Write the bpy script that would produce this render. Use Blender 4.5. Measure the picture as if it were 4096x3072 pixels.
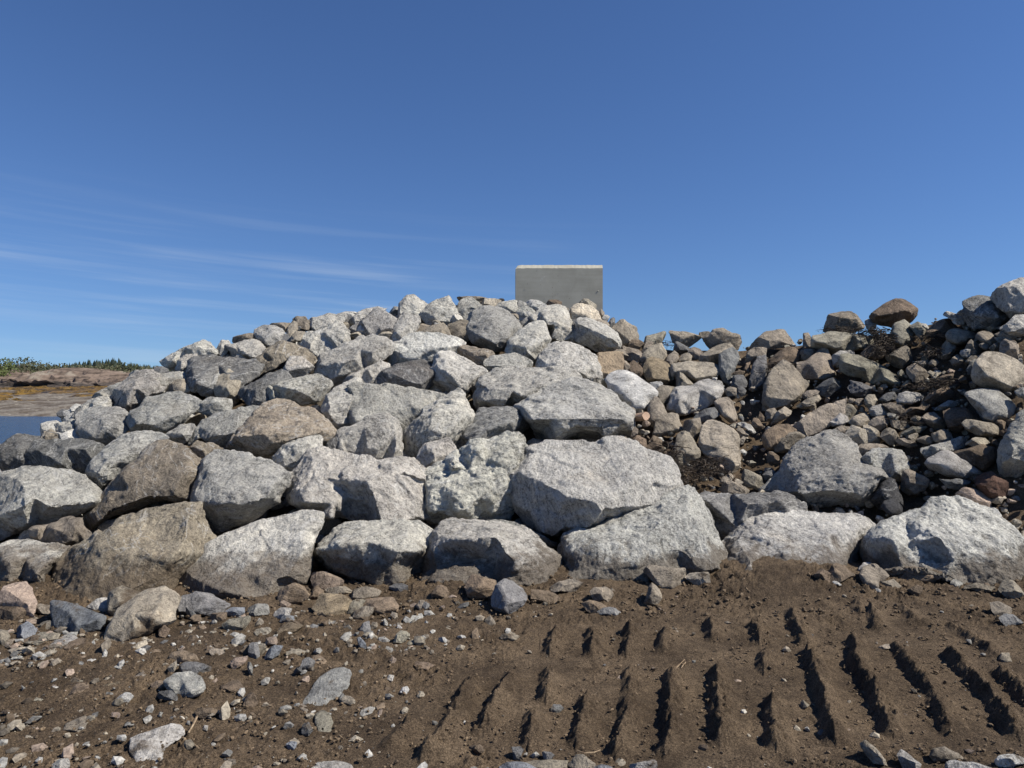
import bpy, bmesh, math, random
import numpy as np
from mathutils import Vector, Matrix, geometry

for _o in list(bpy.data.objects):
    bpy.data.objects.remove(_o)
scene = bpy.context.scene
COL = scene.collection

# ------------------------------------------------------------------ camera
EYE = 1.6
FPX = 2838.0                 # focal length in pixels of the 4096 px wide photograph
cam_data = bpy.data.cameras.new('camera')
cam_data.sensor_width = 36.0
cam_data.lens = 36.0 * FPX / 4096.0
cam_data.clip_start = 0.05
cam_data.clip_end = 6000.0
cam = bpy.data.objects.new('camera', cam_data)
cam.location = (0, 0, EYE)
cam.rotation_euler = (math.radians(90), 0, 0)
COL.objects.link(cam)
scene.camera = cam

# ------------------------------------------------------------------ sun and sky
SUN = Vector((0.66, -0.14, 0.74)).normalized()
SUN_EL = math.asin(SUN.z)
SUN_AZ = math.atan2(SUN.x, SUN.y)
sun_data = bpy.data.lights.new('sun', 'SUN')
sun_data.energy = 5.0
sun_data.angle = math.radians(0.5)
sun_data.color = (1.0, 0.94, 0.84)
sun = bpy.data.objects.new('sun', sun_data)
sun.rotation_euler = SUN.to_track_quat('Z', 'Y').to_euler()
sun.location = (20, -6, 25)
COL.objects.link(sun)

world = bpy.data.worlds.new('World')
scene.world = world
world.use_nodes = True
wn = world.node_tree
wn.nodes.clear()
def wnode(t, **kw):
    n = wn.nodes.new(t)
    for k, v in kw.items():
        setattr(n, k, v)
    return n
wl = wn.links.new
sky = wnode('ShaderNodeTexSky', sky_type='NISHITA', sun_disc=False, sun_elevation=SUN_EL, sun_rotation=SUN_AZ,
            altitude=0.0, air_density=1.0, dust_density=0.0, ozone_density=6.0)
bg = wnode('ShaderNodeBackground')
bg.inputs['Strength'].default_value = 0.064
out = wnode('ShaderNodeOutputWorld')
# thin streaks of high cirrus, laid out by direction in the sky
tc = wnode('ShaderNodeTexCoord')
sep = wnode('ShaderNodeSeparateXYZ')
wl(tc.outputs['Generated'], sep.inputs[0])
def wmath(op, a, b=None, clamp=False):
    n = wnode('ShaderNodeMath', operation=op, use_clamp=clamp)
    for i, v in enumerate((a, b)):
        if v is None:
            continue
        if isinstance(v, (int, float)):
            n.inputs[i].default_value = v
        else:
            wl(v, n.inputs[i])
    return n.outputs[0]
az = wmath('ARCTAN2', sep.outputs[0], sep.outputs[1])
el = wmath('ARCSINE', sep.outputs[2])
cmb = wnode('ShaderNodeCombineXYZ')
wl(wmath('MULTIPLY', az, 0.8), cmb.inputs[0])
wl(wmath('ADD', wmath('MULTIPLY', el, 21.0), wmath('MULTIPLY', az, 1.1)), cmb.inputs[1])
n1 = wnode('ShaderNodeTexNoise')
n1.inputs['Scale'].default_value = 2.3
n1.inputs['Detail'].default_value = 7.0
n1.inputs['Roughness'].default_value = 0.58
wl(cmb.outputs[0], n1.inputs['Vector'])
n2 = wnode('ShaderNodeTexNoise')
n2.inputs['Scale'].default_value = 1.7
n2.inputs['Detail'].default_value = 2.0
wl(tc.outputs['Generated'], n2.inputs['Vector'])
r1 = wnode('ShaderNodeMapRange', interpolation_type='SMOOTHSTEP')
r1.inputs['From Min'].default_value = 0.42
r1.inputs['From Max'].default_value = 0.76
wl(n1.outputs[0], r1.inputs['Value'])
r2 = wnode('ShaderNodeMapRange', interpolation_type='SMOOTHSTEP')
r2.inputs['From Min'].default_value = 0.45
r2.inputs['From Max'].default_value = 0.68
wl(wmath('ADD', n2.outputs[0], wmath('MULTIPLY', sep.outputs[0], -0.32)), r2.inputs['Value'])
low = wnode('ShaderNodeMapRange', interpolation_type='SMOOTHSTEP')
low.inputs['From Min'].default_value = 0.27
low.inputs['From Max'].default_value = 0.06
wl(el, low.inputs['Value'])
cl = wmath('MULTIPLY', wmath('MULTIPLY', r1.outputs[0], r2.outputs[0]), low.outputs[0])
cl = wmath('MULTIPLY', cl, 0.46)
mixc = wnode('ShaderNodeMixRGB')
mixc.inputs[2].default_value = (7.5, 8.3, 9.2, 1)
wl(cl, mixc.inputs[0])
# clear dry air: little horizon haze, so the look-up direction is lifted off the horizon
upz = wmath('ADD', wmath('MULTIPLY', wmath('MAXIMUM', sep.outputs[2], 0.0), 0.92), 0.045)
vdir = wnode('ShaderNodeCombineXYZ')
wl(sep.outputs[0], vdir.inputs[0]); wl(sep.outputs[1], vdir.inputs[1]); wl(upz, vdir.inputs[2])
vn = wnode('ShaderNodeVectorMath', operation='NORMALIZE')
wl(vdir.outputs[0], vn.inputs[0])
wl(vn.outputs[0], sky.inputs['Vector'])
tint = wnode('ShaderNodeMixRGB', blend_type='MULTIPLY')
tint.inputs[0].default_value = 1.0
tint.inputs[2].default_value = (0.76, 0.90, 1.14, 1)
wl(sky.outputs[0], tint.inputs[1])
wl(tint.outputs[0], mixc.inputs[1])
wl(mixc.outputs[0], bg.inputs['Color'])
wl(bg.outputs[0], out.inputs[0])

scene.view_settings.view_transform = 'Standard'
scene.view_settings.look = 'None'
scene.view_settings.exposure = 0.50
scene.view_settings.gamma = 1.0
scene.view_settings.use_curve_mapping = False
scene.cycles.max_bounces = 6
scene.cycles.diffuse_bounces = 3

rng = random.Random(7)
nrg = np.random.default_rng(11)

# ------------------------------------------------------------------ helpers
def tag(o, label=None, category=None, group=None, kind=None):
    if label: o['label'] = label
    if category: o['category'] = category
    if group: o['group'] = group
    if kind: o['kind'] = kind
    return o

def mesh_object(name, verts, faces, mat, parent=None, smooth=False, origin=None):
    me = bpy.data.meshes.new(name)
    v = np.asarray(verts, dtype=np.float64).reshape(-1, 3)
    if origin is not None:
        v = v - np.asarray(origin)
    me.from_pydata(v.tolist() if len(v) < 200000 else [tuple(a) for a in v], [], faces if not isinstance(faces, np.ndarray) else faces.tolist())
    me.materials.append(mat)
    if smooth:
        me.polygons.foreach_set('use_smooth', np.ones(len(me.polygons), dtype=bool))
    me.update()
    o = bpy.data.objects.new(name, me)
    if origin is not None:
        o.location = origin
    COL.objects.link(o)
    if parent: o.parent = parent
    return o

def grid_faces(nr, nc):
    i = np.arange(nr * nc).reshape(nr, nc)
    return np.stack([i[:-1, :-1], i[:-1, 1:], i[1:, 1:], i[1:, :-1]], -1).reshape(-1, 4)

_P = nrg.permutation(512).astype(np.int64)
_P = np.concatenate([_P, _P, _P])
_G = nrg.normal(size=(512, 3))
_G /= np.linalg.norm(_G, axis=1, keepdims=True)
def pnoise(p):
    """gradient noise of an (n,3) array, about -1..1"""
    pi = np.floor(p).astype(np.int64)
    f = p - pi
    u = f * f * f * (f * (f * 6 - 15) + 10)
    pi &= 511
    r = 0.0
    for dx in (0, 1):
        hx = _P[(pi[:, 0] + dx) & 511]
        wx = u[:, 0] if dx else 1 - u[:, 0]
        for dy in (0, 1):
            hy = _P[hx + ((pi[:, 1] + dy) & 511)]
            wy = u[:, 1] if dy else 1 - u[:, 1]
            for dz in (0, 1):
                h = _P[hy + ((pi[:, 2] + dz) & 511)]
                wz = u[:, 2] if dz else 1 - u[:, 2]
                g = _G[h]
                r = r + wx * wy * wz * (g[:, 0] * (f[:, 0] - dx) + g[:, 1] * (f[:, 1] - dy) + g[:, 2] * (f[:, 2] - dz))
    return r * 1.6
def fbm(p, octaves=4, gain=0.5, ridged=False):
    a, s, r = 1.0, 1.0, 0.0
    for k in range(octaves):
        n = pnoise(p * s + 17.3 * k)
        r = r + a * ((0.5 - np.abs(n)) if ridged else n)
        a *= gain
        s *= 2.03
    return r
def sstep(x, a, b):
    t = np.clip((x - a) / (b - a), 0, 1)
    return t * t * (3 - 2 * t)

# ------------------------------------------------------------------ material helpers
class Mat:
    def __init__(self, name):
        self.m = bpy.data.materials.new(name)
        self.m.use_nodes = True
        self.t = self.m.node_tree
        self.b = self.t.nodes['Principled BSDF']
        self.b.inputs['Roughness'].default_value = 0.9
        self.b.inputs['Specular IOR Level'].default_value = 0.25
    def n(self, t, **kw):
        nd = self.t.nodes.new(t)
        for k, v in kw.items():
            setattr(nd, k, v)
        return nd
    def l(self, a, b):
        self.t.links.new(a, b)
    def put(self, sock, v):
        if isinstance(v, (int, float)):
            sock.default_value = v
        elif isinstance(v, (tuple, list)):
            sock.default_value = tuple(v) + ((1,) if len(v) == 3 and sock.type == 'RGBA' else ())
        else:
            self.l(v, sock)
    def math(self, op, a, b=0.0, clamp=False):
        nd = self.n('ShaderNodeMath', operation=op, use_clamp=clamp)
        self.put(nd.inputs[0], a); self.put(nd.inputs[1], b)
        return nd.outputs[0]
    def noise(self, vec, scale, detail=4, rough=0.55, dist=0.0):
        nd = self.n('ShaderNodeTexNoise')
        nd.inputs['Scale'].default_value = scale
        nd.inputs['Detail'].default_value = detail
        nd.inputs['Roughness'].default_value = rough
        nd.inputs['Distortion'].default_value = dist
        if vec is not None: self.l(vec, nd.inputs['Vector'])
        return nd.outputs[0]
    def ramp(self, v, lo, hi, a=0.0, b=1.0, smooth=True):
        nd = self.n('ShaderNodeMapRange', interpolation_type='SMOOTHSTEP' if smooth else 'LINEAR')
        self.put(nd.inputs['Value'], v)
        nd.inputs['From Min'].default_value = lo
        nd.inputs['From Max'].default_value = hi
        nd.inputs['To Min'].default_value = a
        nd.inputs['To Max'].default_value = b
        return nd.outputs[0]
    def mix(self, f, a, b, mode='MIX'):
        nd = self.n('ShaderNodeMixRGB', blend_type=mode)
        self.put(nd.inputs[0], f); self.put(nd.inputs[1], a); self.put(nd.inputs[2], b)
        return nd.outputs[0]
    def bump(self, h, strength=0.5, dist=0.01, prev=None):
        nd = self.n('ShaderNodeBump')
        nd.inputs['Strength'].default_value = strength
        nd.inputs['Distance'].default_value = dist
        self.l(h, nd.inputs['Height'])
        if prev is not None: self.l(prev, nd.inputs['Normal'])
        return nd.outputs[0]
    def coords(self, kind='Object'):
        return self.n('ShaderNodeTexCoord').outputs[kind]
    def mapped(self, vec, scale=(1, 1, 1)):
        nd = self.n('ShaderNodeMapping')
        nd.inputs['Scale'].default_value = scale
        self.l(vec, nd.inputs['Vector'])
        return nd.outputs[0]
    def done(self, color, normal=None, rough=None):
        self.put(self.b.inputs['Base Color'], color)
        if normal is not None: self.l(normal, self.b.inputs['Normal'])
        if rough is not None: self.put(self.b.inputs['Roughness'], rough)
        return self.m

def spun(m):
    """object coordinates turned and shifted by a number that differs from stone to stone"""
    oi = m.n('ShaderNodeObjectInfo')
    vr = m.n('ShaderNodeVectorRotate', rotation_type='AXIS_ANGLE')
    vr.inputs['Axis'].default_value = (0.35, 0.85, 0.4)
    m.l(m.coords(), vr.inputs['Vector'])
    m.l(m.math('MULTIPLY', oi.outputs['Random'], 6.283), vr.inputs['Angle'])
    sh = m.n('ShaderNodeVectorMath', operation='ADD')
    scl = m.n('ShaderNodeVectorMath', operation='SCALE')
    m.l(vr.outputs[0], scl.inputs[0])
    m.l(m.math('ADD', m.math('MULTIPLY', m.math('FRACT', m.math('MULTIPLY', oi.outputs['Random'], 91.7)), 0.75), 0.65), scl.inputs['Scale'])
    m.l(scl.outputs[0], sh.inputs[0])
    cx = m.n('ShaderNodeCombineXYZ')
    for i in range(3):
        m.l(m.math('MULTIPLY', oi.outputs['Random'], 37.0 + 11 * i), cx.inputs[i])
    m.l(cx.outputs[0], sh.inputs[1])
    return oi, sh.outputs[0]

def make_gneiss():
    m = Mat('speckled_gneiss')
    oi, v = spun(m)
    col = m.mix(1.0, oi.outputs['Color'], (1.13, 1.12, 1.085), 'MULTIPLY')
    patch = m.noise(v, 1.9, 5, 0.62, 0.6)
    fine = m.noise(v, 34, 5, 0.72)
    grain = m.noise(v, 105, 2, 0.6)
    fol = m.noise(m.mapped(v, (1.0, 1.0, 3.2)), 8.0, 6, 0.66, 0.6)
    s = m.math('ADD', m.math('MULTIPLY', patch, 0.65), m.math('MULTIPLY', fine, 1.0))
    s = m.math('ADD', s, m.math('MULTIPLY', fol, 0.75))
    s = m.math('ADD', s, m.math('MULTIPLY', grain, 0.55))
    dark = m.ramp(s, 1.22, 1.48)
    light = m.ramp(s, 1.46, 1.74)
    c = m.mix(dark, m.mix(1.0, col, (0.38, 0.38, 0.385), 'MULTIPLY'), col)
    c = m.mix(light, c, m.mix(1.0, col, (1.55, 1.55, 1.52), 'MULTIPLY'))
    # pale rock flour smeared over the broken faces, and brown weathering
    flour = m.ramp(m.noise(v, 3.6, 9, 0.68, 0.5), 0.56, 0.72)
    c = m.mix(m.math('MULTIPLY', flour, 0.42), c, (0.62, 0.61, 0.585))
    brown = m.ramp(m.noise(v, 1.3, 6, 0.6, 0.3), 0.56, 0.74)
    c = m.mix(m.math('MULTIPLY', brown, 0.38), c, m.mix(1.0, c, (0.98, 0.84, 0.66), 'MULTIPLY'))
    geo = m.n('ShaderNodeNewGeometry')
    gz = m.n('ShaderNodeSeparateXYZ'); m.l(geo.outputs['Position'], gz.inputs[0])
    mud = m.ramp(m.math('ADD', gz.outputs[2], m.math('MULTIPLY', m.noise(v, 4.5, 6, 0.7), -0.55)), 0.02, -0.12)
    zone = m.ramp(m.noise(v, 0.9, 4, 0.55, 0.8), 0.42, 0.60)
    c = m.mix(m.math('MULTIPLY', zone, 0.4), c, m.mix(1.0, c, (0.66, 0.66, 0.67), 'MULTIPLY'))
    vein = m.ramp(m.math('ABSOLUTE', m.math('SUBTRACT', m.noise(m.mapped(v, (1, 1, 3)), 1.6, 4, 0.55, 1.0), 0.5)), 0.016, 0.0)
    c = m.mix(m.math('MULTIPLY', vein, 0.4), c, (0.62, 0.61, 0.58))
    c = m.mix(m.math('MULTIPLY', mud, 0.75), c, (0.105, 0.078, 0.053))
    nb = m.bump(m.math('ADD', m.math('MULTIPLY', fol, 1.0), m.math('MULTIPLY', m.noise(v, 16, 7, 0.68), 1.4)), 1.0, 0.045)
    nb = m.bump(m.math('ADD', fine, m.math('MULTIPLY', grain, 0.5)), 0.85, 0.016, nb)
    return m.done(c, nb, m.ramp(fine, 0.3, 0.7, 0.95, 0.75))

def make_fieldstone():
    m = Mat('weathered_fieldstone')
    oi, v = spun(m)
    col = oi.outputs['Color']
    big = m.noise(v, 5.5, 5, 0.6, 0.5)
    fine = m.noise(v, 45, 4, 0.68)
    grain = m.noise(v, 140, 2, 0.6)
    vein = m.noise(m.mapped(v, (1, 1, 5)), 7, 5, 0.6, 0.9)
    s = m.math('ADD', m.math('ADD', m.math('MULTIPLY', big, 1.0), m.math('MULTIPLY', fine, 0.7)), m.math('ADD', m.math('MULTIPLY', vein, 0.5), m.math('MULTIPLY', grain, 0.45)))
    c = m.mix(m.ramp(s, 1.12, 1.36), m.mix(1.0, col, (0.50, 0.49, 0.48), 'MULTIPLY'), col)
    c = m.mix(m.ramp(s, 1.36, 1.6), c, m.mix(1.0, col, (1.55, 1.52, 1.46), 'MULTIPLY'))
    lich = m.ramp(m.noise(v, 9, 8, 0.7, 0.6), 0.64, 0.74)
    c = m.mix(m.math('MULTIPLY', lich, 0.3), c, (0.55, 0.53, 0.48))
    # dried soil sticking in patches; the amount is the stone's own (alpha of its colour)
    soil = m.ramp(m.math('ADD', m.noise(v, 3.5, 6, 0.66), m.math('MULTIPLY', oi.outputs['Alpha'], 0.3)), 0.70, 0.80)
    c = m.mix(m.math('MULTIPLY', soil, 0.9), c, (0.085, 0.061, 0.040))
    nb = m.bump(m.math('ADD', vein, m.math('MULTIPLY', m.noise(v, 20, 7, 0.72), 1.5)), 0.85, 0.030)
    nb = m.bump(m.math('ADD', fine, m.math('MULTIPLY', grain, 0.6)), 0.75, 0.010, nb)
    return m.done(c, nb, 0.88)

def make_scatter_stone():
    m = Mat('loose_stone')
    a = m.n('ShaderNodeAttribute', attribute_name='tint')
    v = m.coords()
    f = m.noise(v, 60, 4, 0.65)
    c = m.mix(m.ramp(f, 0.35, 0.65), m.mix(1.0, a.outputs['Color'], (0.6, 0.6, 0.6), 'MULTIPLY'), m.mix(1.0, a.outputs['Color'], (1.3, 1.3, 1.28), 'MULTIPLY'))
    return m.done(c, m.bump(f, 0.5, 0.006))

def make_soil():
    m = Mat('damp_sandy_soil')
    v = m.coords()
    big = m.noise(v, 2.2, 5, 0.6)
    mid = m.noise(v, 16, 6, 0.7)
    fine = m.noise(v, 120, 3, 0.7)
    c = m.mix(m.ramp(m.math('ADD', m.math('MULTIPLY', big, 0.8), m.math('MULTIPLY', mid, 0.6)), 0.5, 0.95), (0.078, 0.055, 0.035), (0.210, 0.155, 0.102))
    c = m.mix(m.ramp(fine, 0.35, 0.7), m.mix(1.0, c, (0.5, 0.48, 0.46), 'MULTIPLY'), m.mix(1.0, c, (1.4, 1.39, 1.37), 'MULTIPLY'))
    vo = m.n('ShaderNodeTexVoronoi')
    vo.inputs['Scale'].default_value = 85
    m.l(v, vo.inputs['Vector'])
    grit = m.math('MULTIPLY', m.ramp(vo.outputs['Distance'], 0.2, 0.12), m.ramp(vo.outputs['Color'], 0.93, 0.97))
    c = m.mix(m.math('MULTIPLY', grit, 0.8), c, (0.30, 0.26, 0.20))
    nb = m.bump(m.noise(v, 38, 7, 0.78), 1.0, 0.035)
    nb = m.bump(fine, 0.8, 0.012, nb)
    return m.done(c, nb, 0.95)

def make_concrete():
    m = Mat('cast_concrete')
    v = m.coords()
    cloud = m.noise(v, 2.4, 6, 0.62, 0.5)
    band = m.noise(m.mapped(v, (0.35, 1, 6.0)), 3.0, 5, 0.6)
    fine = m.noise(v, 90, 3, 0.6)
    s = m.math('ADD', m.math('ADD', m.math('MULTIPLY', cloud, 0.8), m.math('MULTIPLY', band, 0.35)), m.math('MULTIPLY', fine, 0.35))
    c = m.mix(m.ramp(s, 0.5, 1.0), (0.33, 0.311, 0.252), (0.45, 0.427, 0.352))
    vo = m.n('ShaderNodeTexVoronoi')
    vo.inputs['Scale'].default_value = 17
    m.l(v, vo.inputs['Vector'])
    pit = m.math('MULTIPLY', m.ramp(vo.outputs['Distance'], 0.12, 0.05), m.ramp(vo.outputs['Color'], 0.78, 0.82))
    c = m.mix(pit, c, (0.05, 0.05, 0.045))
    scr = m.ramp(m.math('ABSOLUTE', m.math('SUBTRACT', m.noise(v, 1.6, 3, 0.5, 1.2), 0.5)), 0.006, 0.0)
    scr = m.math('MULTIPLY', scr, m.ramp(m.noise(v, 3.0, 2), 0.58, 0.66))
    c = m.mix(m.math('MULTIPLY', scr, 0.5), c, (0.6, 0.6, 0.57))
    nb = m.bump(m.math('SUBTRACT', m.math('MULTIPLY', fine, 0.4), pit), 0.5, 0.006)
    return m.done(c, nb, 0.85)

def make_plain(name, c1, c2, scale=6, bump=0.4, dist=0.02, rough=0.9, stretch=(1, 1, 1), lo=0.35, hi=0.65, spec=0.25):
    m = Mat(name)
    v = m.mapped(m.coords(), stretch)
    f = m.noise(v, scale, 6, 0.65)
    m.b.inputs['Specular IOR Level'].default_value = spec
    return m.done(m.mix(m.ramp(f, lo, hi), c1, c2), m.bump(f, bump, dist), rough)

GNEISS, FIELD, SCATTER, SOIL, CONCRETE = make_gneiss(), make_fieldstone(), make_scatter_stone(), make_soil(), make_concrete()

# ------------------------------------------------------------------ the lie of the land
TILES = {'A': (0, 1600, 1000), 'B': (800, 1600, 1000), 'C': (1600, 1600, 1000), 'D': (1900, 950, 700), 'E': (600, 1150, 1000),
         'F': (1500, 1150, 1000), 'G': (0, 1400, 700), 'H': (2350, 1200, 900), 'I': (3196, 1100, 900), 'J': (2400, 1650, 900),
         'K': (3196, 1650, 900), 'L': (0, 2250, 1096), 'M': (1000, 2250, 1096), 'N': (2000, 2250, 1096), 'O': (3000, 2250, 1096)}
def pts(tile, text):
    """survey points noted on an enlarged detail of the photograph, in pixels of the whole photograph (+ a third number kept as it is)"""
    x0, y0, w = TILES[tile]
    s = w / 2212.0
    r = []
    for q in text.split():
        f = [float(a) for a in q.split(',')]
        r.append((x0 + f[0] * s, y0 + f[1] * s) + tuple(f[2:]))
    return r

# bank profile by bearing: bearing (px), foot row, crest row, crest distance
KN = np.array([(-1500, 2330, 1980, 7.0), (0, 2350, 1770, 8.0), (250, 2370, 1650, 8.8), (650, 2390, 1450, 9.8), (1200, 2370, 1280, 11.0),
               (1600, 2350, 1200, 12.0), (2400, 2330, 1215, 12.0), (2500, 2330, 1290, 11.5), (2650, 2310, 1350, 11.0), (3000, 2270, 1345, 10.5),
               (3400, 2270, 1300, 10.0), (3700, 2290, 1240, 9.5), (3900, 2310, 1190, 9.0), (4096, 2330, 1140, 8.5), (6000, 2330, 1100, 7.5)])
def ray(px, py, Y):
    return np.array([(px - 2048.0) / FPX * Y, Y, EYE + (1536.0 - py) / FPX * Y])
def ground_z(x, y):
    """the broad shape of the soil (no clods or tracks)"""
    z = 0.13 * np.exp(-((x - 2.25) / 0.6) ** 2 - ((y - 5.7) / 0.6) ** 2)
    z = z + 0.07 * np.exp(-((x + 0.42) / 0.35) ** 2 - ((y - 5.3) / 0.3) ** 2)
    z = z + 0.05 * np.exp(-((x + 1.9) / 0.5) ** 2 - ((y - 4.75) / 0.35) ** 2)
    z = z + 0.05 * sstep(y, 4.7, 6.2) + 0.03 * np.sin(x * 1.1 + 0.5) * np.cos(y * 0.9)
    return z
def profile(px):
    b = np.interp(px, KN[:, 0], KN[:, 1]); c = np.interp(px, KN[:, 0], KN[:, 2]); y1 = np.interp(px, KN[:, 0], KN[:, 3])
    y0 = EYE * FPX / (b - 1536.0)
    return b, c, y0, y1
def slope_depth(px, py):
    b, c, y0, y1 = profile(px)
    z1 = EYE + (1536.0 - c) / FPX * y1
    mm = z1 / (y1 - y0)
    a = (1536.0 - py) / FPX
    y = (-mm * y0 - EYE) / (a - mm)
    return np.where(py > b, y0, np.where(py < c, y1, y))
def ground_depth(px, py):
    a = (1536.0 - py) / FPX
    y = EYE / np.maximum(-a, 0.12)
    for _ in range(6):
        y = (EYE - ground_z((px - 2048.0) / FPX * y, y)) / np.maximum(-a, 0.12)
    return y
def surface_depth(px, py):
    b, c, y0, y1 = profile(px)
    return float(np.where(py > b, np.minimum(ground_depth(px, py), y0 + 0.3), slope_depth(px, py)))

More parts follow.
